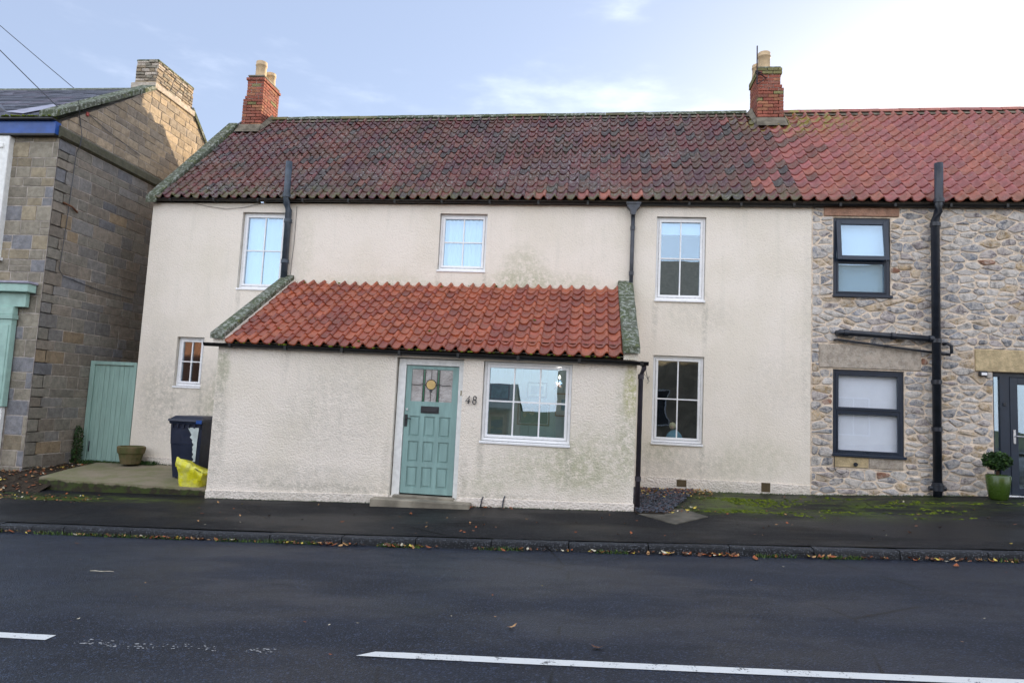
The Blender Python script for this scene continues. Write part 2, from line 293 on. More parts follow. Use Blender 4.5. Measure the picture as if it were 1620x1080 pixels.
def link(name, me, parent=None, loc=(0, 0, 0), mw=None):
    o = bpy.data.objects.new(name, me); COL.objects.link(o)
    if mw is not None: o.matrix_basis = mw
    else: o.location = loc
    if parent:
        o.parent = parent; o.matrix_parent_inverse = wmat(parent).inverted()
    return o
def wmat(o):
    m = o.matrix_basis.copy()
    return (wmat(o.parent) @ o.matrix_parent_inverse @ m) if o.parent else m
def thing(name, label, cat, loc, group=None):
    o = bpy.data.objects.new(name, None); COL.objects.link(o); o.location = loc; o.empty_display_size = .2
    o['label'] = label; o['category'] = cat
    if group: o['group'] = group
    return o
def tag(o, label, cat, group=None):
    o['label'] = label; o['category'] = cat
    if group: o['group'] = group
    return o
def kind(o, k, label=None):
    o['kind'] = k
    if label: o['label'] = label
    return o
def wall_holes(mb, x0, x1, z0, z1, y, holes, depth=.12, mi=0, ri=1, top=None, bot=None):
    """front face at y facing -Y with rectangular openings whose reveals run back by depth; top/bot are optional height functions"""
    xs = sorted({x0, x1, *[h[0] for h in holes], *[h[1] for h in holes]} | ({x0 + (x1 - x0) * k / 12 for k in range(13)} if top or bot else set()))
    zs = sorted({z0, z1, *[h[2] for h in holes], *[h[3] for h in holes]})
    def Z(x, z): return top(x) if (top and z == z1) else bot(x) if (bot and z == z0) else z
    for i in range(len(xs) - 1):
        for j in range(len(zs) - 1):
            cx, cz = (xs[i] + xs[i + 1]) / 2, (zs[j] + zs[j + 1]) / 2
            if any(h[0] < cx < h[1] and h[2] < cz < h[3] for h in holes): continue
            a, b, c, d = xs[i], xs[i + 1], zs[j], zs[j + 1]
            mb.add([(a, y, Z(a, c)), (b, y, Z(b, c)), (b, y, Z(b, d)), (a, y, Z(a, d))], [(0, 1, 2, 3)], mi)
    for a, b, c, d in holes:
        q = y + depth
        mb.add([(a, y, c), (a, q, c), (a, q, d), (a, y, d)], [(0, 1, 2, 3)], ri); mb.add([(b, y, c), (b, y, d), (b, q, d), (b, q, c)], [(0, 1, 2, 3)], ri)
        mb.add([(a, y, d), (a, q, d), (b, q, d), (b, y, d)], [(0, 1, 2, 3)], ri); mb.add([(a, y, c), (b, y, c), (b, q, c), (a, q, c)], [(0, 1, 2, 3)], ri)
def clip_half(poly, px, py, nx, ny):          # keep the side where (p-P).n <= 0
    out = []
    for i in range(len(poly)):
        a, b = poly[i], poly[(i + 1) % len(poly)]
        da = (a[0] - px) * nx + (a[1] - py) * ny; db = (b[0] - px) * nx + (b[1] - py) * ny
        if da <= 0: out.append(a)
        if (da < 0 < db) or (db < 0 < da):
            t = da / (da - db); out.append((a[0] + t * (b[0] - a[0]), a[1] + t * (b[1] - a[1])))
    return out
def parea(p): return .5 * sum(p[i][0] * p[(i + 1) % len(p)][1] - p[(i + 1) % len(p)][0] * p[i][1] for i in range(len(p)))
def cell(mb, poly, frame, gap, proud, base, mi=0, rough=.0, rnd=0.0):
    """a stone: polygon shrunk by the joint, its back at 'base' and its bulging face at 'proud'. frame(u, v, n) gives the point"""
    if len(poly) < 3: return False
    A = parea(poly)
    if A < 0: poly = poly[::-1]; A = -A
    cx = sum(p[0] for p in poly) / len(poly); cy = sum(p[1] for p in poly) / len(poly)
    sh = poly
    n0 = len(poly)
    for i in range(n0):
        a, b = poly[i], poly[(i + 1) % n0]; L = hypot(b[0] - a[0], b[1] - a[1])
        if L < 1e-5: continue
        nx, ny = (b[1] - a[1]) / L, -(b[0] - a[0]) / L
        sh = clip_half(sh, a[0] - nx * gap, a[1] - ny * gap, nx, ny)
        if len(sh) < 3: return False
    if parea(sh) < .0012: return False
    if rnd:                                     # cut the corners
        q = []
        for i in range(len(sh)):
            a, b, c = sh[i - 1], sh[i], sh[(i + 1) % len(sh)]
            for e in (a, c):
                L = hypot(e[0] - b[0], e[1] - b[1]) or 1; t = min(.42, rnd / L); q.append((b[0] + (e[0] - b[0]) * t, b[1] + (e[1] - b[1]) * t))
        sh = q
    n = len(sh); cx = sum(p[0] for p in sh) / n; cy = sum(p[1] for p in sh) / n; size = sqrt(parea(sh))
    if rough: sh = [(p[0] + U(-rough, rough), p[1] + U(-rough, rough)) for p in sh]
    ins = min(.2, .016 / size) if not rnd else .14
    tl = .035 if rnd else .010; tx, ty = U(-tl, tl), U(-tl, tl)
    rings = [[(p[0], p[1], base) for p in sh], [(p[0], p[1], proud * .55) for p in sh],
             [(cx + (p[0] - cx) * (1 - ins) + U(-rough, rough), cy + (p[1] - cy) * (1 - ins) + U(-rough, rough), proud + (p[0] - cx) * tx + (p[1] - cy) * ty + U(-rough, rough) * .5) for p in sh]]
    vs = [frame(*p) for r in rings for p in r] + [frame(cx, cy, proud + (.35 * proud if rnd else .002))]
    fs = [(k * n + i, k * n + (i + 1) % n, (k + 1) * n + (i + 1) % n, (k + 1) * n + i) for k in (0, 1) for i in range(n)]
    fs += [(2 * n + i, 2 * n + (i + 1) % n, 3 * n) for i in range(n)]
    mb.add(vs, fs, mi); return frame(cx, cy, 0)

# pixels of the photograph were turned into points of the walls beforehand; from here on everything is in metres
YM, YE = 12.55, 10.33                                   # front face of the main wall, of the front extension
XL, XR, XEND = -8.86, 3.87, 12.0                         # cottage from XL to XR, stone cottage from XR to XEND
def zr(x): x = max(-16, min(14, x)); return -.0324 + .0432 * x + .0010 * x * x - .00001 * 0    # road surface at the kerb
def zk(x): return zr(x) + .075                          # kerb top
def zp(x, y):                                           # pavement
    s = .050 - .0048 * (max(-8, min(7, x)) + 3) if x > -3 else .05
    return zk(x) + .012 + (min(y, 12.7) - 8.33) * max(.018, s)
def zeave(x): return 5.425 + .0085 * x
def zridge(x): return 8.385 + .0128 * x

# ------------------------------------------------------------------ ground, road, pavements
def sheet(name, xs, ys, zf, m, k='structure', parent=None):
    mb = MB(); n = len(ys)
    mb.add([(x, y, zf(x, y)) for x in xs for y in ys], [(i * n + j, (i + 1) * n + j, (i + 1) * n + j + 1, i * n + j + 1) for i in range(len(xs) - 1) for j in range(n - 1)])
    o = mb.build(name, m, parent, smooth=True)
    if k: kind(o, k)
    return o
XS = [-400, -120, -60, -40] + [-30 + i for i in range(57)] + [40, 60, 120, 400]
def gz(x, y): return zr(x) - .35
sheet('ground', XS, [-400, -100, -40, -12, -2, 6, 14, 20, 40, 100, 400], gz, simple('rough_grass_earth', (.06, .075, .03), .95, .2, var=.4, sc=2, bs=20, bstr=1))
sheet('road', XS[1:-1], [.8 + .5 * i for i in range(15)] + [8.2], lambda x, y: zr(x) - .02 + .02 * (1 - ((y - 4.5) / 3.7) ** 2) * 2, M_road)
sheet('pavement', [-30 + .5 * i for i in range(90)], [8.335 + .1 * i for i in range(44)], lambda x, y: zp(x, y) + .006 * noise.noise(Vector((x * 1.3, y * 1.3, 0))), M_pave)
sheet('opposite_pavement', XS[2:-2], [-5.2, -3, -1, .65], lambda x, y: zk(x), M_pave)
kroot = bpy.data.objects.new('kerb', None); COL.objects.link(kroot); kind(kroot, 'structure')
kroot['label'] = 'dark stone kerb along the far side of the road'
x = -20.3
while x < 14:
    L = .915
    if -9.5 < x < 8.5 or True:
        a, b = x + .006, x + L - .006; mb = MB()
        j1, j2 = U(-.006, .006), U(-.006, .006)
        prof = [(8.345, -.3), (8.345, 0.002), (8.225, 0), (8.203, -.012), (8.196, -.035), (8.192, -.3)]
        vs = [(xx, y + jj, zk(xx) + z + jj) for xx, jj in ((a, j1), (b, j2)) for y, z in prof]; n = 6
        mb.add(vs, [(0, 1, 2, 3, 4, 5), (11, 10, 9, 8, 7, 6)] + [(i, i + 6, (i + 1) % 6 + 6, (i + 1) % 6) for i in range(6)])
        o = mb.build('kerb_stone', M_kerb, kroot, origin=(a, 8.3, zk(a)))
    x += L
kb2 = MB(); kb2.box(-60, 40, .65, .8, -4, -3.9)
kb2 = MB()
for i in range(-20, 16): kb2.add([(i, .65, zk(i)), (i + 1, .65, zk(i + 1)), (i + 1, .8, zk(i + 1)), (i, .8, zk(i)), (i, .8, zk(i) - .2), (i + 1, .8, zk(i + 1) - .2)], [(0, 1, 2, 3), (3, 2, 5, 4)])
kind(kb2.build('opposite_kerb', M_kerb), 'structure')
def roadz(x, y): return zr(x) - .02 + .02 * (1 - ((y - 4.5) / 3.7) ** 2) * 2
def marking(xa, xb, ya, yb):
    mb = MB(); n = max(2, int((xb - xa) / .25)); vs = []
    for i in range(n + 1):
        t = i / n; xx = xa + (xb - xa) * t; w = .05; yc = ya + (yb - ya) * t
        sk = .05 if i == 0 else 0
        vs += [(xx - sk, yc - w, roadz(xx, yc) + .004), (xx + sk, yc + w, roadz(xx, yc) + .004)]
    mb.add(vs, [(2 * i, 2 * i + 2, 2 * i + 3, 2 * i + 1) for i in range(n)]); return mb
for i, (a, b) in enumerate([(-7.7, -3.66), (-1.40, 2.9 + 1.3), (6.3, 10.0)]):
    kind(marking(a, b, 4.55, 4.55).build('centre_line', M_paint), 'structure')

mb = MB()                                              # the last flecks of an older line
for _ in range(120):
    x = U(-3.55, -2.0); y = 4.50 + U(-.05, .05) + .02 * sin(x * 9); r = U(.003, .012) * (1.4 if R() < .2 else 1); a = U(0, 6)
    if noise.noise(Vector((x * 5, 2, 1))) < -.1: continue
    mb.add([(x + r * k1 * cos(a + k * 1.26), y + r * .7 * sin(a + k * 1.26), roadz(x, y) + .004) for k, k1 in enumerate((1, .7, 1.1, .8, 1))], [(0, 1, 2, 3, 4)])
kind(mb.build('worn_paint_flecks', simple('old_white_paint', (.33, .34, .35), .6, .3, bstr=0)), 'stuff', 'worn white paint flecks left between the road dashes')

# ------------------------------------------------------------------ roofs of pantiles
def tile_mesh(name, w, L, m):
    prof = [(0, .014), (.12, -.010), (.26, -.022), (.44, -.025), (.58, -.014), (.70, .012), (.79, .038), (.87, .052), (.96, .046), (1.05, .022)]
    th = .023; n = len(prof); vs = []
    for v in (0, L):
        vs += [((u - .5) * w, v, h + th) for u, h in prof] + [((u - .5) * w, v, h) for u, h in prof]
    fs = [(i, i + 1, 2 * n + i + 1, 2 * n + i) for i in range(n - 1)]                        # top
    k = len(fs)
    fs += [(i, n + i, n + i + 1, i + 1) for i in range(n - 1)]                                  # lower end face
    fs += [(n - 1, 2 * n - 1, 4 * n - 1, 3 * n - 1), (0, 2 * n, 3 * n, n)]                      # long sides
    me = bpy.data.meshes.new(name); me.from_pydata(vs, [], fs); me.materials.append(m)
    me.polygons.foreach_set('use_smooth', [i < k for i in range(len(fs))]); me.update(); return me
def pantile_roof(parent, x0, x1, ncol, nrow, eave, ridge, choose, part_rank, label=None, sag=0):
    """eave(x), ridge(x) -> Vector; tiles ranked by part_rank(i, j, x): the 300 best become children, the rest one stuff mesh"""
    w = (x1 - x0) / ncol; spots = []
    for j in range(nrow):
        for i in range(ncol):
            x = x0 + (i + .5) * w
            e, r = eave(x), ridge(x); d = r - e; sl = d.length; dv = d / sl; g = sl / nrow
            du = (eave(x + .05) - eave(x - .05)).lerp(ridge(x + .05) - ridge(x - .05), j / nrow).normalized()
            nn = du.cross(dv).normalized()
            wob = .010 * noise.noise(Vector((x * .8, j * .5, 3))) - sag * sin(pi * j / nrow) * (.6 + .4 * noise.noise(Vector((x * .3, 1, 8))))
            p = e + dv * (g * j) + nn * (.020 + wob)
            tilt = -.078 + U(-.012, .012)
            M = Matrix((du, dv, nn)).transposed().to_4x4()
            M = Matrix.Translation(p + du * U(-.004, .004) + dv * (U(-.010, .010) - (U(.01, .035) if R() < .03 else 0))) @ M @ Matrix.Rotation(tilt, 4, 'X') @ Matrix.Rotation(U(-.018, .018), 4, 'Z') @ Matrix.Rotation(U(-.02, .02), 4, 'Y')
            spots.append((part_rank(i, j, x), M, choose(x, j / nrow), g))
    spots.sort(key=lambda s: s[0])
    cache = {}
    def me(m, g):
        if m.name not in cache: cache[m.name] = tile_mesh('pantile', w * .985, g * 1.26, m)
        return cache[m.name]
    ms = []; big = MB()
    for q, (rk, M, m, g) in enumerate(spots):
        t = me(m, g)
        if q < 300: link('tile', t, parent, mw=M)
        else:
            if m not in ms: ms.append(m)
            big.add([M @ v.co for v in t.vertices], [tuple(p.vertices) for p in t.polygons], ms.index(m))
    if len(spots) > 300:
        o = big.build('upper_tiles', ms, parent); o['kind'] = 'stuff'
        n = len(tile_mesh('t', .2, .3, ms[0]).polygons)
        o.data.polygons.foreach_set('use_smooth', [(k % n) < 9 for k in range(len(o.data.polygons))])

# ================================================================== the cream cottage
H = thing('terraced_cottage', 'cream rendered two-storey cottage with old pantile roof, green front door and low front extension', 'house', (XL, YM, 0))
W1 = (-6.94, -6.04, 3.62, 5.17); W2 = (-2.952, -2.034, 4.08, 5.205); W3 = (1.132, 2.02, 3.632, 5.208); W4 = (1.138, 2.036, 1.05, 2.64); W5 = (-8.075, -7.515, 1.655, 2.645)
GD = (-2.98, -1.925, .15, 2.272); GW = (-1.615, -.26, 1.03, 2.268)
mb = MB()
wall_holes(mb, XL, XR, .0, 6, YM, [W1, W2, W3, W4, W5], top=lambda x: zeave(x) - .02)
wall_ob = mb.build('wall', [M_wall, M_reveal], H)
mb = MB()                                              # rest of the shell: gables and back, set in behind the front face
zt = lambda x: zridge(x) - .12
mb.add([(XL, YM, -.5), (XL, YM, zeave(XL) - .04), (XL, 15.4, zt(XL)), (XL, 18.25, zeave(XL) - .04), (XL, 18.25, -.5)], [(0, 1, 2, 3, 4)])
mb.add([(XL, 18.25, -.5), (XL, 18.25, 5.38), (XR, 18.25, 5.38), (XR, 18.25, -.5)], [(0, 1, 2, 3)])
mb.add([(XL, YM, -.3), (XR, YM, .05), (XR, YM, 0), (XL, YM, -.5)], [(0, 1, 2, 3)])
mb.build('side_wall', M_wall, H)
mb = MB()
mb.box(XL - .012, -5.98, YM - .022, YM - .001, -.2, .290).build('plinth', M_plinth, H); MB().box(.72, XR - .004, YM - .02, YM - .001, .0, .47).build('plinth', M_plinth, H)
# front extension
mb = MB(); XA, XB = -5.93, .70
wall_holes(mb, XA, XB, -.3, 2.42, YE, [GD, GW], depth=.13)
wall2 = mb.build('extension_wall', [M_ext, M_reveal], H)
mb = MB()
for X, s in ((XA, 1), (XB, -1)):
    vs = [(X, YE, -.3), (X, YE, 2.42), (X, YM, 3.72), (X, YM, -.3)]; mb.add(vs, [(0, 1, 2, 3)])
mb.build('extension_side_wall', M_ext, H)
mb = MB()
def pl(xa, xb, za, zb): MB().add([(xa, YE - .016, -.35), (xb, YE - .016, -.35), (xb, YE - .016, zb), (xa, YE - .016, za), (xa, YE, zb if 0 else za + .004), (xb, YE, zb + .004)], [(0, 1, 2, 3), (3, 2, 5, 4)]).build('extension_plinth', M_plinth, H)
pl(XA - .005, -2.985, .054, .162); pl(-1.925, XB + .012, .188, .255)
for X, z0 in ((-1.55, .17), (-1.22, .2)):
    m2 = MB(); m2.tube([(X, YE - .03, zp(X, YE)), (X + .01, YE - .035, z0), (X + .03, YE - .02, z0 + .06)], .011, 6); m2.build('pipe_stub', M_iron, H)

# windows -------------------------------------------------------------------------------------
def beads(mb, x0, x1, z0, z1, y, t, d, mi=0):          # a mitred-looking rectangular frame
    mb.box(x0, x0 + t, y, y + d, z0, z1, mi, .004); mb.box(x1 - t, x1, y, y + d, z0, z1, mi, .004)
    mb.box(x0 + t, x1 - t, y + .001, y + d, z1 - t, z1, mi, .004); mb.box(x0 + t, x1 - t, y + .001, y + d, z0, z0 + t, mi, .004)
def casement(parent, W, y, nx, nz, m=None, gm=None, cur=None, sill=True, zs=None, room=None, xs=None):
    m = m or M_upvc; gm = gm or M_glass; x0, x1, z0, z1 = W
    f = MB(); e = .004; beads(f, x0 + e, x1 - e, z0 + .03 + e, z1 - e, y, .042, .07); fo = f.build('window', m, parent, origin=(x0, y, z0))
    s = MB(); beads(s, x0 + .05, x1 - .05, z0 + .082, z1 - .05, y - .010, .042, .05); s.build('sash', m, fo, origin=(x0, y, z0))
    if sill: MB().box(x0 - .012, x1 + .008, y - .095, y + .03, z0 - .012, z0 + .026, 0, .006).build('sill', m, fo, origin=(x0, y, z0))
    a, b, c, d = x0 + .092, x1 - .092, z0 + .124, z1 - .092
    xs = xs or [a + (b - a) * i / nx for i in range(nx + 1)]; zs = zs or [c + (d - c) * i / nz for i in range(nz + 1)]
    for xx in xs[1:-1]: MB().box(xx - .011, xx + .011, y + .004, y + .022, c, d).build('glazing_bar', m, fo, origin=(xx, y, c))
    for zz in zs[1:-1]: MB().box(a, b, y + .003, y + .021, zz - .011, zz + .011).build('glazing_bar', m, fo, origin=(a, y, zz))
    for i in range(nx):
        for k in range(nz): MB().box(xs[i], xs[i + 1], y + .024, y + .030, zs[k], zs[k + 1]).build('pane', gm, fo, origin=(xs[i], y, zs[k]))
    if cur: cur(fo, a - .03, b + .03, c, d, y)
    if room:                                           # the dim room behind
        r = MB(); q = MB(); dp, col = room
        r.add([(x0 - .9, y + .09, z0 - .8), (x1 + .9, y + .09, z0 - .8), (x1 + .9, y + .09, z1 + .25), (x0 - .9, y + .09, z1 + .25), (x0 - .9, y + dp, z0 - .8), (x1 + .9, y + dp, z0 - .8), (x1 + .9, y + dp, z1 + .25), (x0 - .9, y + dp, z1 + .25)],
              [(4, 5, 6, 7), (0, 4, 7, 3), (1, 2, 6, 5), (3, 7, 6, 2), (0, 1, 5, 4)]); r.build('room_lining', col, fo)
    return fo
def net(fo, a, b, c, d, y, amp=.012, wl=.07, yo=.10, m=None):
    mb = MB(); n = int((b - a) / .012); vs = []
    for i in range(n + 1):
        xx = a + (b - a) * i / n; ph = xx / wl * 2 * pi; yy = y + yo + amp * sin(ph + 1.3 * sin(xx * 7)) + amp * .5 * sin(ph * 2.3)
        vs += [(xx, yy, c), (xx, yy * .999 + .001 * (y + yo), d)]
    mb.add(vs, [(2 * i, 2 * i + 2, 2 * i + 3, 2 * i + 1) for i in range(n)]); mb.build('net_curtain', m or M_blind, fo, smooth=True)
def roller(frac): 
    def f(fo, a, b, c, d, y): MB().box(a, b, y + .07, y + .078, d - (d - c) * frac, d).build('roller_blind', M_blind, fo)
    return f
casement(H, W1, YM + .075, 2, 2, cur=lambda *k: net(*k, amp=.004, wl=.3), gm=M_glassr)
casement(H, W2, YM + .075, 2, 2, cur=lambda *k: net(*k, amp=.014, wl=.09), gm=M_glassr)
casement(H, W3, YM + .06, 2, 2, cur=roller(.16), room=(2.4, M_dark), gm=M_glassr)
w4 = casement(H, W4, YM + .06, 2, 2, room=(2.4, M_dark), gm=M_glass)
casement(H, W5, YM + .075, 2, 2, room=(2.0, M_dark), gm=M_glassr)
gw = casement(H, GW, YE + .075, 3, 2, gm=M_glassr, xs=[-1.523, -1.14, -.74, -.352], zs=[1.154, 1.665, 2.176])

# front door ----------------------------------------------------------------------------------
yd = YE + .10
f = MB()
f.box(-2.965, -2.845, yd - .03, yd + .05, .13, 2.262, 0, .004); f.box(-2.005, -1.93, yd - .03, yd + .05, .15, 2.262, 0, .004); f.box(-2.845, -2.005, yd - .029, yd + .05, 2.165, 2.262, 0, .004)
df = f.build('door_frame', M_woodw, H, origin=(-2.9, yd, .15))
f = MB(); a, b, c, d = -2.838, -2.012, .195, 2.158
gl = (-2.755, -2.105, 1.605, 2.105); holes = [gl]; pxs = [(-2.752, -2.585), (-2.518, -2.350), (-2.278, -2.110)]; pzs = [(.291, .60), (.675, .99), (1.065, 1.375)]
holes += [(p[0], p[1], q[0], q[1]) for p in pxs for q in pzs]
wall_holes(f, a, b, c, d, yd, holes, depth=.018, ri=0)
f.add([(a, yd, c), (a, yd + .04, c), (a, yd + .04, d), (a, yd, d)], [(0, 1, 2, 3)]); f.add([(a, yd, d), (b, yd, d), (b, yd + .04, d), (a, yd + .04, d)], [(0, 1, 2, 3)])
door = f.build('front_door', M_door, H, origin=(a, yd, c))
for p in pxs:
    for q in pzs:
        MB().box(p[0] + .001, p[1] - .001, yd + .017, yd + .03, q[0] + .001, q[1] - .001).box(p[0] + .022, p[1] - .022, yd + .006, yd + .019, q[0] + .022, q[1] - .022, 0, .005).build('door_panel', M_door, door, origin=(p[0], yd, q[0]))
tg = NT('obscured_leaded_glass'); cg = tg.mix(tg.ramp(tg.noise(5, 4), .35, .65), (.30, .27, .26), (.46, .43, .42)); tg.bump(tg.noise(35, 3), .5, .01); M_obs = tg.fin(cg, .12, .8)
MB().box(gl[0], gl[1], yd + .016, yd + .024, gl[2], gl[3]).build('leaded_glass', M_obs, door)
M_greeng = simple('green_stained_glass', (.01, .11, .05), .15, .7, var=.2, bstr=0); M_amberg = simple('amber_stained_glass', (.55, .36, .12), .2, .7, var=.2, bstr=0); M_came = simple('lead_came', (.05, .05, .05), .5, .4, bstr=0)
f = MB(); f.box(-2.572, -2.545, yd + .012, yd + .0155, gl[2], gl[3]); f.box(-2.348, -2.318, yd + .012, yd + .0155, gl[2], gl[3]); f.build('green_glass_strip', M_greeng, door)
f = MB(); f.lathe([(.001, 0), (.075, 0), (.075, .004), (.001, .004)], n=20); mt = Matrix.Translation((-2.445, yd + .012, 1.87)) @ Matrix.Rotation(pi / 2, 4, 'X')
f.v = [tuple(mt @ Vector(p)) for p in f.v]; f.build('amber_glass_roundel', M_amberg, door)
f = MB()
for X in (-2.575, -2.542, -2.351, -2.315): f.box(X - .004, X + .004, yd + .006, yd + .0125, gl[2], gl[3])
f.tube([(-2.445 + .078 * cos(k * pi / 10), yd + .008, 1.87 + .078 * sin(k * pi / 10)) for k in range(21)], .006, 6, cap=False)
for s in (-1, 1): f.tube([(-2.445 + s * .08, yd + .008, 1.86), (-2.445 + s * .12, yd + .008, 1.88), (-2.445 + s * .16, yd + .008, 1.865), (-2.445 + s * .20, yd + .008, 1.86), (-2.445 + s * .31, yd + .008, 1.862)], .005, 5)
f.tube([(-2.445, yd + .008, 1.79), (-2.445, yd + .008, 1.61)], .004, 5); f.tube([(-2.445, yd + .008, 1.95), (-2.445, yd + .008, 2.1)], .004, 5)
f.box(-2.465, -2.425, yd + .002, yd + .012, 1.755, 1.79); f.build('lead_came', M_came, door)
lb = MB().box(-2.583, -2.295, yd - .010, yd + .002, 1.425, 1.533, 0, .004).box(-2.56, -2.318, yd - .018, yd - .008, 1.447, 1.505, 0, .004).build('letter_box', simple('black_iron', (.022, .022, .026), .45, .5, var=.2, bs=80, bstr=.3), door)
hd = MB().box(-2.83, -2.785, yd - .010, yd + .001, 1.21, 1.395, 0, .003).tube([(-2.808, yd, 1.335), (-2.808, yd - .05, 1.335)], .010, 8).tube([(-2.815, yd - .05, 1.335), (-2.76, yd - .052, 1.337), (-2.715, yd - .05, 1.33)], [.010, .009, .007], 8).build('door_handle', MATS['black_iron'], door)
MB().lathe([(.001, -.012), (.018, -.012), (.02, 0)], n=12).build('keyhole_escutcheon', M_steel, door, origin=(0, 0, 0)).matrix_basis = Matrix.Translation((-2.80, yd - .0, 1.475)) @ Matrix.Rotation(-pi / 2, 4, 'X')
MB().box(-3.19, -1.69, YE - .26, YE - .017, zp(-2.4, YE) - .1, .135, 0, .012).box(-2.92, -1.97, YE - .02, YE + .14, .0, .172, 0, .01).build('doorstep', M_conc, H)
MB().box(-1.968, -1.948, yd - .04, yd - .03, 1.72, 1.80, 0, .003).build('bell_push', simple('brass_button', (.35, .30, .2), .4, .5, bstr=0), df)
# the numerals 4 and 8
f = MB(); y = YE - .030
def stroke(pts, r=.008): f.tube([(p[0], y, p[1]) for p in pts], r, 6)
f4 = [(-1.800, 1.718), (-1.868, 1.640), (-1.792, 1.640)]; stroke(f4, .008); stroke([(-1.808, 1.68), (-1.822, 1.603)], .009)
def ring(cx, cz, rx, rz): stroke([(cx + rx * cos(k * pi / 8), cz + rz * sin(k * pi / 8)) for k in range(17)], .0075)
ring(-1.722, 1.692, .022, .028); ring(-1.727, 1.633, .027, .032)
for X, Z in ((-1.81, 1.66), (-1.724, 1.663)): f.tube([(X, y, Z), (X, YE + .01, Z)], .004, 5)
f.build('house_number', MATS['black_iron'], H)

# extension roof, copings, gutter -------------------------------------------------------------
def ee(x): return Vector((x, 10.215, 2.385))
def er(x): return Vector((x, 12.50, 3.745 + .008 * (x + 5.7)))
rf = MB(); rf.add([(-5.8, 10.26, 2.36), (.5, 10.26, 2.36), (.5, YM, 3.72), (-5.8, YM, 3.72)], [(0, 1, 2, 3)]); er_o = rf.build('extension_roof', M_soil, H)
pantile_roof(er_o, -5.755, .475, 30, 10, ee, er, lambda x, v: random.choice(T_ext), lambda i, j, x: j)
mo = MB()
for _ in range(90):                                    # moss tufts in the joints of the low roof, at the eaves and the head
    x = U(-5.7, .45); v = random.choice([0, 0, 0, U(0, 1), 1]); p = ee(x).lerp(er(x), v); r = U(.008, .03)
    mo.lathe([(.001, -r * .4), (r, -r * .2), (r * .8, r * .4), (.001, r * .6)], (p.x, p.y - (.012 if v == 0 else 0), p.z + (.0 if v == 0 else .035)), 6)
M_moss = simple('green_moss', (.10, .13, .013), .95, .1, var=.5, sc=40, bstr=0)
o = mo.build('moss_tufts', M_moss, er_o); o['kind'] = 'stuff'
def coping(parent, xa, xb, y0, z0, y1, z1, t=.10, m=None, seg=4, xa1=None, xb1=None):
    xa1 = xa if xa1 is None else xa1; xb1 = xb if xb1 is None else xb1
    for k in range(seg):
        a, b = k / seg + .004, (k + 1) / seg - .004; mb = MB(); vs = []
        for q in (a, b):
            Y, Z = y0 + (y1 - y0) * q, z0 + (z1 - z0) * q; A, B = xa + (xa1 - xa) * q, xb + (xb1 - xb) * q; j = U(-.004, .004)
            vs += [(A + j, Y, Z - t), (B + j, Y, Z - t), (B + j, Y, Z - .015), (B + j - .015, Y, Z), (A + j + .015, Y, Z), (A + j, Y, Z - .015)]
        mb.add(vs, [(0, 1, 2, 3, 4, 5), (11, 10, 9, 8, 7, 6)] + [(i, i + 6, (i + 1) % 6 + 6, (i + 1) % 6) for i in range(6)])
        mb.build('coping_stone', m or M_cope, parent, origin=(xa, vs[0][1], vs[0][2]))
coping(H, -6.0, -5.775, 10.16, 2.54, 12.54, 3.93, seg=3)
coping(H, .475, .725, 10.16, 2.55, 12.54, 3.99, seg=4, xa1=.45)
for xa, xb in ((-5.99, -5.75), (.47, .715)): MB().prism([(10.22, 2.36), (10.22, 2.47), (12.54, 3.84), (12.54, 3.6)], 'x', xa + .02, xb - .012).build('parapet', M_ext, H)
def gutter(parent, xa, xb, za, zb, y, r=.055, m=None, name='gutter'):
    mb = MB(); vs = []; n = 9; N = 24
    for i in range(N + 1):
        x = xa + (xb - xa) * i / N; z = za + (zb - za) * i / N + .006 * noise.noise(Vector((x * .6, z0_, 1)))
        for rr in (r, r - .006):
            vs += [(x, y - rr * cos(pi * k / (n - 1)), z - rr * sin(pi * k / (n - 1))) for k in range(n)]
    fs = []
    for i in range(N):
        o, p = i * 2 * n, (i + 1) * 2 * n
        fs += [(o + k, o + k + 1, p + k + 1, p + k) for k in range(n - 1)] + [(o + n + k, p + n + k, p + n + k + 1, o + n + k + 1) for k in range(n - 1)] + [(o, p, p + n, o + n), (o + n - 1, o + 2 * n - 1, p + 2 * n - 1, p + n - 1)]
    e = N * 2 * n; fs += [tuple(range(n)), tuple(range(e, e + n))[::-1]]
    mb.add(vs, fs); g = mb.build(name, m or M_gut, parent)
    k = xa + .45
    while k < xb:
        z = za + (zb - za) * (k - xa) / (xb - xa)
        MB().box(k - .022, k + .022, y - r - .008, y + .02, z - r - .01, z + .004, 0, .004).build('gutter_bracket', m or M_gut, g, origin=(k, y, z)); k += .92
    return g
z0_ = 0.0
gutter(H, -6.13, .86, 2.378, 2.343, YE - .075)
gutter(H, XL - .02, XR, 5.405, 5.462, YM - .08)
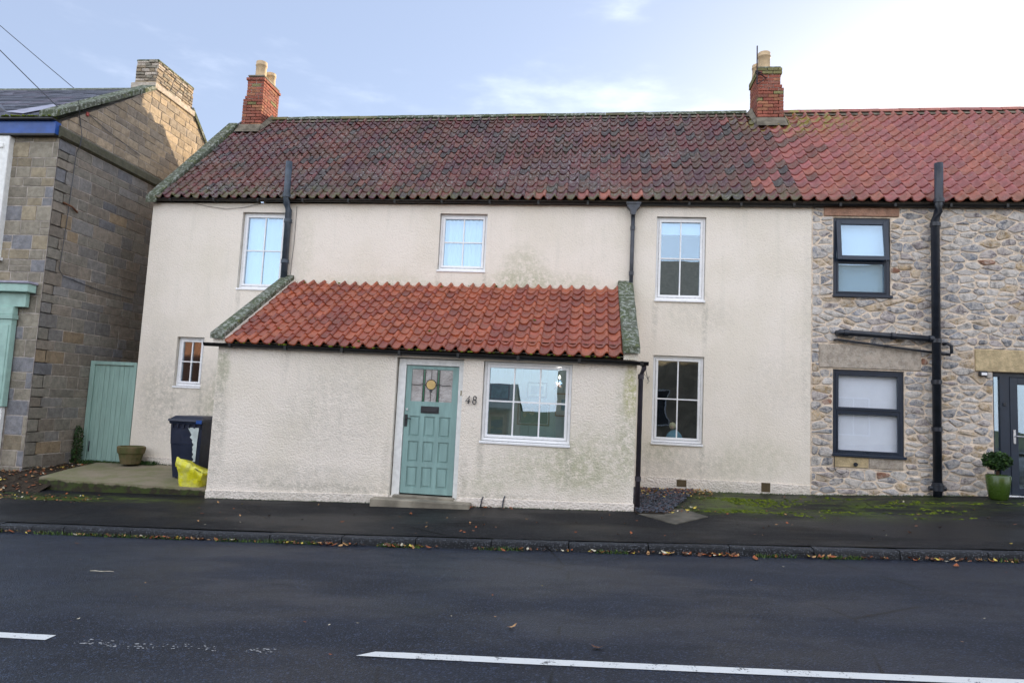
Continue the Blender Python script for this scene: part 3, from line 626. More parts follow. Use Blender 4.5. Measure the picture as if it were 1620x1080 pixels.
# downpipes
def pipe(parent, pts, r, m, collars=(), name='downpipe', n=14):
    o = MB().tube(pts, r, n).build(name, m, parent, smooth=True, origin=pts[0])
    for (p, q) in collars:
        a = Vector(p); d = (Vector(q) - a).normalized() * .035
        MB().tube([a - d, a + d], r * 1.22, n).build('pipe_collar', m, o, origin=p)
    return o
pp = pipe(H, [(-5.985, YM - .17, 6.14), (-5.985, YM - .17, 5.42), (-5.985, YM - .14, 5.30), (-5.955, YM - .09, 5.19), (-5.955, YM - .08, 3.80)], .064, M_pipeb, [((-5.985, YM - .17, 5.46), (-5.985, YM - .17, 6)), ((-5.955, YM - .085, 4.98), (-5.955, YM - .085, 6)), ((-5.955, YM - .08, 4.18), (-5.955, YM - .08, 6))], 'soil_pipe')
pp = pipe(H, [(.69, YM - .07, 5.2), (.69, YM - .06, 3.6)], .037, M_iron, [((.69, YM - .07, 4.96), (.69, YM - .07, 6)), ((.69, YM - .06, 4.12), (.69, YM - .06, 6))])
MB().prism([(.565, 5.41), (.575, 5.35), (.63, 5.29), (.655, 5.19), (.725, 5.19), (.75, 5.29), (.805, 5.35), (.815, 5.41)], 'y', YM - .17, YM - .01).box(.555, .825, YM - .18, YM - .008, 5.395, 5.425).build('rain_hopper', M_iron, pp)
M_brownp = simple('dark_brown_pipe', (.045, .04, .052), .45, .4, var=.2, bstr=0)
pipe(H, [(.80, YE - .03, 2.32), (.80, YE - .01, 2.25), (.765, YE + .07, 2.15), (.765, YE + .07, .22)], .037, M_brownp, [((.765, YE + .07, 2.13), (.765, YE + .07, 3)), ((.765, YE + .07, .62), (.765, YE + .07, 3))])
MB().tube([(.82, YE + .2, 2.33), (1.04, YM - .05, 2.21), (1.06, YM - .01, 2.21)], .006, 5).tube([(.82, YE + .3, 2.2), (1.05, YM - .05, 2.19)], .004, 5).tube([(1.04, YM - .03, 2.12), (1.07, YM - .03, 2.16), (1.04, YM - .03, 2.2), (1.07, YM - .03, 2.25)], .006, 5).build('wire_bracket', M_iron, H)
# air bricks
f = MB()
for k in range(5): f.box(1.605, 1.765, YM - .034, YM - .02, .335 + k * .022, .345 + k * .022, 0, .002)
f.box(1.6, 1.77, YM - .026, YM - .019, .325, .445); f.build('air_vent', simple('rusty_grille', (.12, .09, .05), .8, .3, bstr=.3), H)
f = MB()
for k in range(5): f.box(3.065 + k * .026, 3.08 + k * .026, YM - .034, YM - .02, .33, .475)
f.box(3.05, 3.20, YM - .026, YM - .019, .32, .478); f.build('air_vent', MATS['rusty_grille'], H)
# thin cables on the wall
MB().tube([(-8.15, YM - .02, 5.36), (-7.7, YM - .02, 5.27), (-7.3, YM - .02, 5.22), (-6.9, YM - .02, 5.26), (-6.5, YM - .02, 5.36)], .004, 5).tube([(-5.83, YM - .012, 5.3), (-5.83, YM - .012, 4.6), (-5.86, YM - .012, 3.9)], .005, 5).build('wall_cable', simple('grey_cable', (.2, .18, .17), .6, .3, bstr=0), H)

# main roof -----------------------------------------------------------------------------------
def me_(x): return Vector((x, YM - .15, zeave(x) + .035))
def mr_(x): return Vector((x, 15.38, zridge(x) - .035))
def deck(parent_name, xa, xb, par):
    f = MB(); e, q = [me_(xa), me_(xb)], [mr_(xa), mr_(xb)]; dz = Vector((0, 0, -.035)); B = [Vector((v.x, 18.35, v.z - .05)) for v in e]
    f.add([e[0] + dz, e[1] + dz, q[1] + dz, q[0] + dz, B[1], B[0]], [(0, 1, 2, 3), (3, 2, 4, 5)]); return f.build(parent_name, M_soil, par)
roof = deck('roof', XL + .1, XR - .2, H)
def pick_old(x, v):
    if x > 2.4 and R() < (x - 2.4) / 2.2: return random.choice(T_new) if R() < .3 else T_old[3]
    if v == 0 and -1.6 < x < 1.0 and R() < .2: return random.choice(T_new)
    return random.choice(T_old + [T_old[1], T_old[0], T_old[2]])
XT = 3.65
pantile_roof(roof, XL + .13, XT, 62, 15, me_, mr_, pick_old, lambda i, j, x: j, sag=.035)
def ridge_caps(parent, xa, xb, m, L, h=.10, moss=False):
    n = int((xb - xa) / L)
    for i in range(n):
        a = xa + (xb - xa) * i / n + .004; b = xa + (xb - xa) * (i + 1) / n - .004; mb = MB(); vs = []
        for x, j in ((a, U(-.006, .006)), (b, U(-.006, .006))):
            z = zridge(x) + .03 + j
            for rr in (.115, .10): vs += [(x, 15.40 - rr * cos(pi * k / 8) * 1.15, z - .06 + rr * h * 11 * sin(pi * k / 8)) for k in range(9)]
        N = 18; fs = [(k, k + 1, N + k + 1, N + k) for k in range(8)] + [(9 + k, N + 9 + k, N + 10 + k, 10 + k) for k in range(8)] + [(k, 9 + k, 10 + k, k + 1) for k in range(8)] + [(N + k, N + k + 1, N + 10 + k, N + 9 + k) for k in range(8)] + [(0, N, N + 9, 9), (8, 17, N + 17, N + 8)]
        mb.add(vs, fs); mb.build('ridge_tile', m if not isinstance(m, list) else random.choice(m), parent, origin=(a, 15.4, zridge(a)))
ridge_caps(roof, -7.99, 3.30, [T_moss[0], M_cope, M_cope], .45, .085)
mb = MB()                                              # mortar bedding below the ridge
for xa, xb in ((-7.99, 3.45), (4.0, XEND)): mb.prism([(15.23, 0), (15.36, .13), (15.55, .0)], 'x', xa, xb)
o = mb.build('ridge_bedding', MATS['grimy_cement'], roof)
for v in o.data.vertices: v.co.z += zridge(v.co.x) - .12
coping(H, XL - .07, XL + .15, YM - .17, zeave(XL) + .09, 15.0, 8.06, t=.15, seg=6, xa1=XL + .0, xb1=XL + .24)
coping(H, XL - .0, XL + .2, 15.85, 8.06, 18.4, 5.5, t=.15, seg=4)

# chimneys -----------------------------------------------------------------------------------
def brick_mesh(nm, lx, ly, m): return MB().box(-lx / 2, lx / 2, -ly / 2, ly / 2, -.0325, .0325, 0, .004).build(nm, m).data
BR = {}
def brick(parent, x, y, z, lx, ly, m):
    k = (round(lx, 3), round(ly, 3), m.name)
    if k not in BR:
        mb = MB().box(-lx / 2, lx / 2, -ly / 2, ly / 2, -.0325, .0325, 0, .005); me = bpy.data.meshes.new('brick'); me.from_pydata(mb.v, [], mb.f); me.materials.append(m); BR[k] = me
    M = Matrix.Translation((x + U(-.003, .003), y + U(-.003, .003), z)) @ Matrix.Rotation(U(-.01, .01), 4, 'Z'); link('brick', BR[k], parent, mw=M)
def chimney(x0, x1, y0, y1, zbase, ztop, zstep, step_x, pots, mossy):
    c = MB().box(x0 + .012, x1 - .012, y0 + .012, y1 - .012, zbase - .4, ztop - .03)
    if step_x[0] or step_x[1]: c.box(x0 - step_x[0] + .012, x1 + step_x[1] - .012, y0 + .012, y1 - .012, zbase - .4, zstep - .02)
    ch = c.build('chimney', M_mortg, H, origin=((x0 + x1) / 2, (y0 + y1) / 2, zbase))
    z = zbase - .3; row = 0
    while z + .075 <= ztop + .005:
        a, b, cc, d = x0, x1, y0, y1
        if z < zstep: a -= step_x[0]; b += step_x[1]
        if zstep <= z < zstep + .075: a -= step_x[0] / 2; b += step_x[1] / 2
        top = z > ztop - .16
        if top: a -= .025; b += .025; cc -= .025; d += .025
        def pick():
            if top and mossy and R() < .7: return S_mossb
            return random.choice(S_brick[:1] * 3 + S_brick) if R() > .04 else S_mossb
        # front and back
        off = .11 if row % 2 else 0
        lens = []; w = b - a; rem = w
        seq = [.105 if row % 2 else .215]
        while rem > .01:
            L = seq[-1] if rem - seq[-1] - .009 > .07 else rem; lens.append(L); rem -= L + .009; seq.append(.215)
        for yy, s in ((cc, 1), (d, -1)):
            x = a
            for L in lens: brick(ch, x + L / 2, yy + s * .052, z + .0375, round(L, 3), .105, pick()); x += L + .009
        n = max(1, int((d - cc - .23) / .224)); Ls = (d - cc - .215 - .01 - n * .009) / n
        for xx, s in ((a, 1), (b, -1)):
            y = cc + .105 + .010 
            L2 = (d - cc - .22 - (n) * .009) / n
            st = 0
            if row % 2: # broken bond: half brick first
                ly = [L2 / 2] + [L2] * (n - 1) + [L2 / 2 - .009]
            else: ly = [L2] * n
            for L in ly:
                brick(ch, xx + s * .052, y + L / 2, z + .0375, .105, round(L, 3), pick()); y += L + .009
        z += .075; row += 1
    MB().box(x0 - .005, x1 + .005, y0 - .005, y1 + .005, ztop - .012, ztop + .03, 0, .012).build('flaunching', M_cope if mossy else M_conc, ch)
    for (px, py, pr_, ph) in pots:
        MB().lathe([(pr_ * 1.06, 0), (pr_ * 1.04, .04), (pr_ * .98, .1), (pr_ * .96, ph * .72), (pr_ * 1.07, ph * .75), (pr_ * 1.07, ph * .80), (pr_ * .99, ph * .82), (pr_ * 1.02, ph * .97), (pr_ * .98, ph), (pr_ * .84, ph), (pr_ * .84, ph * .4)], (px, py, ztop + .02), 24).build('chimney_pot', M_clay, ch, smooth=True)
    fl = MB(); A, B = x0 - step_x[0] - .03, x1 + step_x[1] + .03
    zr0 = lambda y: zridge((x0 + x1) / 2) - (15.4 - y) * .93
    fl.add([(A, y0 - .02, zr0(y0) + .15), (B, y0 - .02, zr0(y0) + .15), (B + .03, y0 - .17, zr0(y0) - .09), (A - .03, y0 - .17, zr0(y0) - .09)], [(3, 2, 1, 0)])
    for X, s in ((A, -1), (B, 1)):
        fl.add([(X, y0 - .02, zr0(y0) + .15), (X, 15.4, zridge(x0) + .16), (X + s * .10, 15.4, zridge(x0) + .03), (X + s * .05, y0 - .17, zr0(y0) - .07)], [(0, 1, 2, 3)])
    fl.build('cement_fillet', MATS['grimy_cement'], ch)
    return ch
chimney(-8.42, -8.01, 14.92, 15.74, 8.1, 9.19, 8.62, (.075, 0), [(-8.21, 15.12, .128, .42), (-8.16, 15.52, .118, .33)], False)
ch2 = chimney(3.45, 3.93, 14.92, 15.68, 8.15, 9.28, 8.78, (0, .07), [(3.62, 15.12, .132, .42), (3.57, 15.50, .12, .33)], True)
MB().tube([(3.40, 14.80, 8.85), (3.395, 14.80, 9.72)], .014, 8).tube([(3.40, 14.80, 9.12), (3.62, 14.90, 9.03), (3.41, 14.80, 8.85)], .014, 6).tube([(3.36, 14.79, 9.14), (3.50, 14.83, 9.12)], .016, 6).tube([(3.36, 14.82, 9.12), (3.45, 14.9, 9.1)], .012, 6).build('aerial_bracket', simple('rusty_steel', (.035, .028, .035), .7, .4, bstr=0), ch2)

# ================================================================== the stone cottage on the right
S = thing('stone_cottage', 'random rubble stone cottage with grey framed windows and red pantile roof', 'house', (XR, YM, .3))
DW1 = (4.242, 5.212, 3.806, 5.235); DW2 = (4.245, 5.425, 1.015, 2.515); RD = (6.86, 8.05, .45, 2.57)
YB = YM - .002
mb = MB(); wall_holes(mb, XR, XEND, .0, 6, YB, [DW1, DW2, RD], depth=.11, top=lambda x: zeave(x) - .02)
mb.add([(XEND, YM, -.2), (XEND, 18.25, -.2), (XEND, 18.25, 5.4), (XEND, 15.4, zridge(XEND) - .1), (XEND, YM, zeave(XEND))], [(0, 1, 2, 3, 4)]); mb.add([(XR, 18.26, 0), (XEND, 18.26, 0), (XEND, 18.26, 5.4), (XR, 18.26, 5.4)], [(0, 1, 2, 3)])
sw = mb.build('wall', M_mortar, S)
solid = [DW1, DW2, RD, (4.08, 5.35, 5.255, 5.45), (4.01, 5.70, 2.535, 2.955), (6.57, 9.0, 2.572, 2.955), (4.262, 5.40, .82, 1.012)]
def vor_cells(x0, x1, z0, z1, n, ax=2.1, seed=3):
    rnd = random.Random(seed); pts = []
    tries = 0
    while len(pts) < n and tries < n * 60:
        tries += 1
        x, z = rnd.uniform(x0, x1), rnd.uniform(z0, z1)
        small = noise.noise(Vector((x * 1.3, z * 1.7, 4))) * .5 + .5
        md = (.045 + .078 * small) * rnd.uniform(.7, 1.25)
        if all(hypot((x - p[0]) / ax, z - p[1]) > min(md, p[2]) for p in pts): pts.append((x, z, md))
    cells = []
    for i, p in enumerate(pts):
        poly = [(x0, z0), (x1, z0), (x1, z1), (x0, z1)]
        poly = [(max(x0, min(x1, p[0] + a)), max(z0, min(z1, p[1] + b))) for a, b in ((-.6, -.4), (.6, -.4), (.6, .4), (-.6, .4))]
        near = sorted((hypot((q[0] - p[0]) / ax, q[1] - p[1]), q) for q in pts if q is not p and abs(q[0] - p[0]) < 1.2 and abs(q[1] - p[1]) < .8)[:18]
        for _, q in near:
            mx, mz = (p[0] + q[0]) / 2, (p[1] + q[1]) / 2; nx, nz = (q[0] - p[0]) / ax ** 2, q[1] - p[1]
            poly = clip_half(poly, mx, mz, nx, nz)
            if len(poly) < 3: break
        if len(poly) >= 3: cells.append(poly)
    return cells
def cut_rects(poly, rects):
    for (a, b, c, d) in rects:
        xs = [p[0] for p in poly]; zs = [p[1] for p in poly]
        if max(xs) <= a or min(xs) >= b or max(zs) <= c or min(zs) >= d: continue
        best = None
        for (px, pz, nx, nz) in ((a, 0, 1, 0), (b, 0, -1, 0), (0, c, 0, 1), (0, d, 0, -1)):
            q = clip_half(poly, px, pz, nx, nz)
            if len(q) > 2:
                A = abs(parea(q))
                if best is None or A > best[0]: best = (A, q)
        if best is None: return None
        poly = best[1]
    return poly
cells = []
for poly in vor_cells(XR + .01, 9.3, .2, 5.44, 1000):
    q = cut_rects(poly, solid)
    if q and abs(parea(q)) > .004: cells.append(q)
cells.sort(key=lambda p: -abs(parea(p)) * (1 if min(q[0] for q in p) < 7.5 else .1))
fr = lambda u, v, n: (u, YB - n, v)
small = MB(); cnt = 0
for p in cells:
    mi = random.choices(range(6), (5, 7, 1.3, 2.2, 3, .4))[0]
    gap, proud = U(.006, .019), U(.004, .024)
    if cnt < 300:
        mb = MB(); c = cell(mb, p, fr, gap, proud, -.01, 0, .009, U(.015, .035))
        if c: mb.build('stone', S_rub[mi], sw, smooth=False, origin=c); cnt += 1
    else: cell(small, p, fr, gap, proud, -.01, mi, .004, .02)
o = small.build('small_stones', S_rub, sw); o['kind'] = 'stuff'
def block(name, x0, x1, z0, z1, m, parent, y=YB, t=.03, b=.006):
    return MB().box(x0, x1, y - t, y + .05, z0, z1, 0, b).build(name, m, parent, origin=(x0, y, z0))
block('lintel', 4.08, 5.35, 5.262, 5.425, M_redsand, S); block('lintel', 4.01, 5.70, 2.54, 2.95, M_palebuff, S, t=.022); block('lintel', 6.575, 9.0, 2.576, 2.95, M_buff, S, t=.035)
block('sill_stone', 4.262, 4.83, .825, 1.008, M_buff, S, t=.02); block('sill_stone', 4.842, 5.40, .825, 1.008, M_palebuff, S, t=.018)
# windows of the stone cottage
def grey_window(W, ysplit, open_top):
    x0, x1, z0, z1 = W; y = YM + .02
    f = MB(); beads(f, x0 + .003, x1 - .003, z0 + .003, z1 - .003, y, .065, .07); f.box(x0 + .07, x1 - .07, y + .002, y + .068, ysplit - .03, ysplit + .03, 0, .004)
    fo = f.build('window', M_grey, S, origin=(x0, y, z0))
    MB().box(x0 - .01, x1 + .02, y - .075, y + .01, z0 - .012, z0 + .035, 0, .005).build('sill', M_grey, fo, origin=(x0, y, z0))
    a, b = x0 + .07, x1 - .07
    MB().box(a, b, y + .03, y + .036, z0 + .07, ysplit - .03).build('pane', M_glassr if open_top else M_glassw, fo, origin=(a, y, z0))
    lo = MB(); beads(lo, a, b, z0 + .07, ysplit - .03, y - .006, .03, .03); lo.build('sash', M_grey, fo, origin=(a, y, z0))
    if open_top:                                      # top-hung sash pushed outwards
        s = MB(); beads(s, x0 + .05, x1 - .05, ysplit - .02, z1 - .05, -.03, .075, .05); pv = Matrix.Translation((0, y, z1 - .05)) @ Matrix.Rotation(radians(-7), 4, 'X') @ Matrix.Translation((0, 0, -(z1 - .05)))
        s.v = [tuple(pv @ Vector(p)) for p in s.v]; s.build('sash', M_grey, fo)
        g = MB().box(x0 + .12, x1 - .12, -.005, .001, ysplit + .05, z1 - .12); g.v = [tuple(pv @ Vector(p)) for p in g.v]; g.build('pane', M_glassr, fo)
        st = MB().tube([(x1 - .12, y - .02, ysplit), (x1 - .10, y - .10, ysplit - .01)], .008, 6).tube([(x0 + .5, y - .06, ysplit + .0), (x0 + .5, y - .075, ysplit + .03)], .006, 6); st.build('stay', M_steel, fo)
    else:
        s = MB(); beads(s, a - .02, b + .02, ysplit + .01, z1 - .05, y - .012, .05, .05); s.build('sash', M_grey, fo, origin=(a, y, ysplit))
        MB().box(a + .02, b - .02, y + .028, y + .034, ysplit + .05, z1 - .09).build('pane', M_glassw, fo, origin=(a, y, ysplit))
    MB().box(a, b, y + .085, y + .09, z0 + .05, z1 - .04).build('blind', M_blind, fo)
    return fo
grey_window(DW1, 4.47, True); grey_window(DW2, 1.80, False)
# door with side light
x0, x1, z0, z1 = RD; y = YM + .06
f = MB(); f.box(x0 + .003, x0 + .05, y, y + .07, z0, z1 - .003, 0, .004); f.box(x0 + .145, x0 + .30, y, y + .07, z0, z1 - .003, 0, .004); f.box(x0 + .05, x1, y + .001, y + .07, z1 - .075, z1 - .003, 0, .004); f.box(x1 - .06, x1 - .003, y, y + .07, z0, z1 - .075, 0, .004)
fo = f.build('door_frame', M_grey, S, origin=(x0, y, z0))
MB().box(x0 + .05, x0 + .145, y + .03, y + .036, z0 + .02, z1 - .075).build('side_light', M_glassr, fo)
MB().box(x0 + .02, x0 + .35, y - .13, y + .02, z0 - .02, z0 + .05, 0, .008).box(x0 + .35, x1, y - .13, y + .02, z0 - .02, z0 + .05, 0, .008).build('threshold', M_upvc, fo)
mb = MB(); dx0, dx1, dz0, dz1 = x0 + .302, x1 - .062, z0 + .055, z1 - .078
beads(mb, dx0, dx1, dz0, dz1, y - .012, .12, .055); dr = mb.build('glazed_door', M_grey, S, origin=(dx0, y, dz0))
MB().box(dx0 + .12, dx1 - .12, y + .01, y + .016, dz0 + .12, dz1 - .12).build('pane', M_glassr, dr)
MB().box(dx0 + .035, dx0 + .075, y - .026, y - .012, dz0 + .86, dz0 + 1.10, 0, .005).tube([(dx0 + .055, y - .02, dz0 + .99), (dx0 + .055, y - .065, dz0 + .99), (dx0 + .18, y - .07, dz0 + .985)], .010, 8).build('door_handle', M_steel, dr)
MB().box(x0 + .19, x0 + .24, y - .016, y, 2.0, 2.06, 0, .004).build('lock_plate', M_pipe, fo)
M_hall = simple('hall_plaster', (.42, .36, .25), .9, .2, bstr=0)
mb = MB(); mb.add([(x0, y + .09, z0), (x1, y + .09, z0), (x1, y + 1.6, z0), (x0, y + 1.6, z0), (x0, y + .09, z1), (x1, y + .09, z1), (x1, y + 1.6, z1), (x0, y + 1.6, z1)], [(0, 1, 2, 3), (0, 3, 7, 4), (1, 5, 6, 2), (3, 2, 6, 7), (4, 7, 6, 5)]); mb.build('hall_lining', M_hall, fo)
MB().box(6.61, 6.73, YB - .11, YB - .03, 2.49, 2.572, 0, .012).build('wall_lamp', M_pipe, S)
MB().box(6.625, 6.715, YB - .118, YB - .109, 2.50, 2.545, 0, .003).build('lamp_lens', M_upvc, S.children[-1])
# pipes of the stone cottage
P0 = [(5.925, YM - .22, 6.17), (5.925, YM - .22, 5.42), (5.92, YM - .20, 5.32), (5.90, YM - .13, 5.18), (5.90, YM - .12, .30)]
sp = pipe(S, P0, .070, M_pipe, [((5.925, YM - .22, 5.5), (5.925, YM - .22, 6)), ((5.90, YM - .13, 5.1), (5.90, YM - .13, 6)), ((5.90, YM - .12, 3.06), (5.90, YM - .12, 4)), ((5.90, YM - .12, 2.35), (5.90, YM - .12, 4)), ((5.90, YM - .12, 1.55), (5.90, YM - .12, 4)), ((5.90, YM - .12, .62), (5.90, YM - .12, 4))], 'soil_pipe')
MB().tube([(5.90, YM - .12, .62), (5.90, YM - .12, .52)], .098, 14).tube([(5.76, YM - .12, .56), (6.03, YM - .12, .56)], .038, 10).build('access_collar', M_pipe, sp)
pipe(S, [(4.31, YM - .02, 3.15), (4.33, YM - .11, 3.15), (4.42, YM - .12, 3.15), (5.84, YM - .12, 3.09)], .052, M_pipe, [((4.42, YM - .12, 3.148), (5, YM - .12, 3.13)), ((5.2, YM - .12, 3.115), (5.9, YM - .12, 3.09)), ((5.82, YM - .12, 3.09), (5.9, YM - .12, 3.09))], 'waste_pipe')
pipe(S, [(4.26, YM - .02, 3.03), (4.30, YM - .08, 3.03), (5.86, YM - .09, 2.86)], .020, M_pipe, [((5.1, YM - .085, 2.943), (5.8, YM - .09, 2.866))], 'overflow_pipe', 8)
pipe(S, [(5.95, YM - .12, 2.85), (6.12, YM - .12, 2.83), (6.15, YM - .12, 2.86), (6.15, YM - .12, 2.98), (6.10, YM - .10, 3.02), (6.06, YM - .03, 3.02)], .028, M_pipe, [((6.0, YM - .12, 2.845), (6.1, YM - .12, 2.83))], 'waste_pipe', 10)
MB().lathe([(.001, .03), (.03, .02), (.03, 0)], n=12).build('pipe_cap', M_upvc, sp).matrix_basis = sp.matrix_basis.inverted() @ (Matrix.Translation((5.96, YM - .19, 2.85)) @ Matrix.Rotation(pi / 2, 4, 'X'))
z0_ = 2.0
gutter(S, XR + .004, XEND, 5.465, 5.53, YM - .085)
MB().tube([(4.26, YB - .035, 1.0), (4.262, YB - .04, .80), (4.29, YB - .04, .74), (4.38, YB - .04, .70), (4.46, YB - .04, .74), (4.47, YB - .04, .80)], .006, 5).build('wall_cable', M_pipe, S)
MB().lathe([(.001, .02), (.035, .02), (.035, 0)], (0, 0, 0), 12).build('vent_cap', M_pipe, S).matrix_basis = Matrix.Translation((4.615, YB - .02, .88)) @ Matrix.Rotation(pi / 2, 4, 'X')
S.children[-1].matrix_parent_inverse = wmat(S).inverted()
roof2 = deck('roof', XR - .19, XEND, S)
def pick_new(x, v):
    if x < 4.6 and R() < .22: return T_old[3]
    return random.choice(T_new)
pantile_roof(roof2, XT + .004, XEND, 36, 16, me_, mr_, pick_new, lambda i, j, x: (max(0, x - 7.35 - .11 * j) * 30 + j))
ridge_caps(roof2, 4.04, XEND, T_new[:1] + T_new[2:], .40, .085)

# ================================================================== the sandstone house on the left
G = thing('sandstone_house', 'brown sandstone house end with slate roof, wide stone chimney and mint shopfront', 'house', (-9.9, 11.2, .0))
XG, YG = -9.9, 11.2
LOWER = [(YG, -.3), (17.6, -.3), (17.6, 6.12), (YG, 6.12)]
UPPER = [(YG - .02, 6.37), (17.6, 6.37), (17.35, 6.5), (15.12, 8.40), (13.68, 8.28), (YG - .02, 6.47)]
core = MB(); core.prism([(YG, -.5), (17.6, -.5), (17.6, 6.3), (15.1, 8.40), (13.7, 8.28), (YG, 6.4)], 'x', XG - .30, XG - .001)
gw_ = core.build('gable_wall', M_mortg, G)
def ashlar(u0, u1, z0, z1, outline, frame, mats, wts, parent, hr=(.15, .27), wr=(.26, .62), gap=.008, prj=(.003, .014), bigend=False, maxz=99):
    z = z0; row = 0
    while z < z1 - .02:
        h = min(U(*hr), z1 - z); h = z1 - z if z1 - z - h < .08 else h; u = u0 - (U(0, .3) if not bigend else 0); first = True
        while u < u1:
            w = U(*wr)
            if bigend and first: w = .42 if row % 2 else .24; first = False
            poly = [(u, z), (u + w, z), (u + w, z + h), (u, z + h)]
            if not bigend and R() < .12 and h > .2:           # a stone split into two thin ones
                polys = [[(u, z), (u + w, z), (u + w, z + h / 2), (u, z + h / 2)], [(u, z + h / 2), (u + w, z + h / 2), (u + w, z + h), (u, z + h)]]
            else: polys = [poly]
            for p in polys:
                n = len(outline)
                for i in range(n):
                    a, b = outline[i], outline[(i + 1) % n]; L = hypot(b[0] - a[0], b[1] - a[1])
                    p = clip_half(p, a[0], a[1], (b[1] - a[1]) / L, -(b[0] - a[0]) / L)
                    if len(p) < 3: break
                if len(p) < 3 or abs(parea(p)) < .004: continue
                mb = MB(); c = cell(mb, p, frame, gap, U(*prj), -.01, 0, .0025)
                if c: mb.build('stone', random.choices(mats, wts)[0], parent, origin=c)
            u += w
        z += h; row += 1
fg = lambda u, v, n: (XG + n, u, v)
ashlar(YG, 14.4, -.1, 6.12, [(YG + .002, -.3), (14.4, -.3), (14.4, 6.12), (YG + .002, 6.12)], fg, S_ash, (5, 5, 4, 1.0, .8, .10), gw_, bigend=True)
ashlar(YG, 17.0, 6.37, 8.45, [(YG, 6.37), (17.0, 6.37), (17.0, 6.75), (15.12, 8.38), (13.70, 8.26), (YG, 6.45)], fg, S_gab, (4, 3, 3), gw_, hr=(.13, .2), wr=(.24, .5))
MB().prism([(0, 6.125), (.075, 6.16), (.075, 6.30), (0, 6.365)], 'y', YG - .04, 17.6).build('string_course', stone_mat('sooty_green_stone', (.09, .085, .06), .15, (.16, .18, .06), .6), G)
o = G.children[-1]
for v in o.data.vertices: v.co.x += XG
# front strip of the left house
fr2 = MB(); fr2.box(XG - 1.0, XG - .001, YG - .001, YG + .3, -.4, 6.35); fw = fr2.build('front_wall', M_mortg, G)
ff = lambda u, v, n: (u, YG - n, v)
S_fr = [stone_mat('grey_buff_sandstone', (.27, .24, .19), .2, (.38, .35, .30), .4), stone_mat('tan_front_sandstone', (.30, .25, .175), .15, (.38, .35, .30), .4), stone_mat('slate_blue_sandstone', (.22, .22, .235), .15, (.38, .35, .30), .4)]
ashlar(-10.83, XG, 3.42, 6.16, [(-10.83, 3.42), (XG - .002, 3.42), (XG - .002, 6.16), (-10.83, 6.16)], ff, S_fr, (4, 3, 1), fw, hr=(.12, .3), wr=(.25, .5))
ashlar(-10.36, XG, -.1, 3.42, [(-10.33, -.2), (XG - .002, -.2), (XG - .002, 3.42), (-10.33, 3.42)], ff, S_fr, (4, 1, 2), fw, hr=(.2, .35), wr=(.25, .5))
# roof of slates, copings, stack
sl = MB(); e0, r0 = Vector((0, YG - .12, 6.47)), Vector((0, 14.4, 8.62)); nrow = 19
core2 = MB(); core2.add([(-18, e0.y, e0.z - .02), (XG - .22, e0.y, e0.z - .02), (XG - .22, r0.y, r0.z - .02), (-18, r0.y, r0.z - .02), (-18, 17.7, 6.4), (XG - .22, 17.7, 6.4)], [(0, 1, 2, 3), (3, 2, 5, 4)])
sr = core2.build('slate_roof', M_slate[2], G); d = (r0 - e0) / nrow; dn = d.normalized(); nn = Vector((0, -dn.z, dn.y))
for j in range(nrow):
    x = -16.5 - (.15 if j % 2 else 0)
    while x < XG - .24:
        x2 = min(x + .295, XG - .22); a = e0 + d * j + nn * .022; b = e0 + d * (j + 1.25) + nn * .006; t = nn * .008; jz = U(-.003, .004)
        P = [(x, a.y, a.z + jz), (x2 - .005, a.y, a.z + jz + U(-.002, .002)), (x2 - .005, b.y, b.z), (x, b.y, b.z)]
        Q = [(p[0], p[1] - t.y, p[2] - t.z) for p in P]
        sl.add(P + Q, [(0, 1, 2, 3), (0, 4, 5, 1), (1, 5, 6, 2), (0, 3, 7, 4)], random.choice([0, 0, 1, 2])); x += .295
o = sl.build('slates', M_slate, sr); o['kind'] = 'stuff'
MB().prism([(14.2, 8.50), (14.4, 8.66), (14.6, 8.50)], 'x', -18, -10.3).build('ridge_tile', M_cope, sr)
coping(G, XG - .30, XG + .05, YG - .20, 6.58, 13.70, 8.39, t=.12, seg=5)
coping(G, XG - .30, XG + .05, 15.10, 8.50, 17.5, 6.45, t=.12, seg=4)
MB().box(XG - .55, XG + .05, 13.62, 15.16, 8.28, 8.41, 0, .01).build('stack_band', M_palebuff, G)
st = MB(); st.box(XG - .50, XG - .012, 13.71, 15.09, 8.41, 8.94); stk = st.build('chimney_stack', M_mortg, G)
z = 8.415; row = 0
while z < 8.93:
    h = U(.05, .085)
    for (ua, ub, frm) in ((XG - .51, XG, lambda u, v, n: (u, 13.705 - n, v)), (13.7, 15.1, lambda u, v, n: (XG - .012 + n, u, v))):
        u = ua
        while u < ub - .03:
            w = min(U(.12, .3), ub - u); mb = MB(); c = cell(mb, [(u, z), (u + w, z), (u + w, z + h), (u, z + h)], frm, .006, U(.01, .03), -.01, 0, .003)
            if c: mb.build('stone', random.choice(S_gab + [S_fr[0], M_palebuff]), stk, origin=c)
            u += w
    z += h
MB().box(XG - .52, XG + .02, 13.69, 15.1, 8.93, 8.985, 0, .015).build('stack_cap', M_cope, stk)
MB().box(-18, XG + .004, YG - .13, YG - .001, 6.17, 6.40).build('fascia', M_blue, G)
MB().box(-18, XG + .006, YG - .14, YG - .002, 6.135, 6.168).build('fascia_soffit', M_gut, G)
f = MB().box(-18, XG - .02, YG - .20, YG - .05, 6.401, 6.465, 0, .02); f.build('gutter', M_gut, G)
mo = MB()
for _ in range(500):
    x = U(-14, XG - .02); r = U(.012, .035); mo.lathe([(.001, -r * .5), (r, 0), (r * .7, r * .6), (.001, r * .8)], (x, U(YG - .2, YG - .06), 6.47), 6)
o = mo.build('moss_tufts', M_moss, G); o['kind'] = 'stuff'
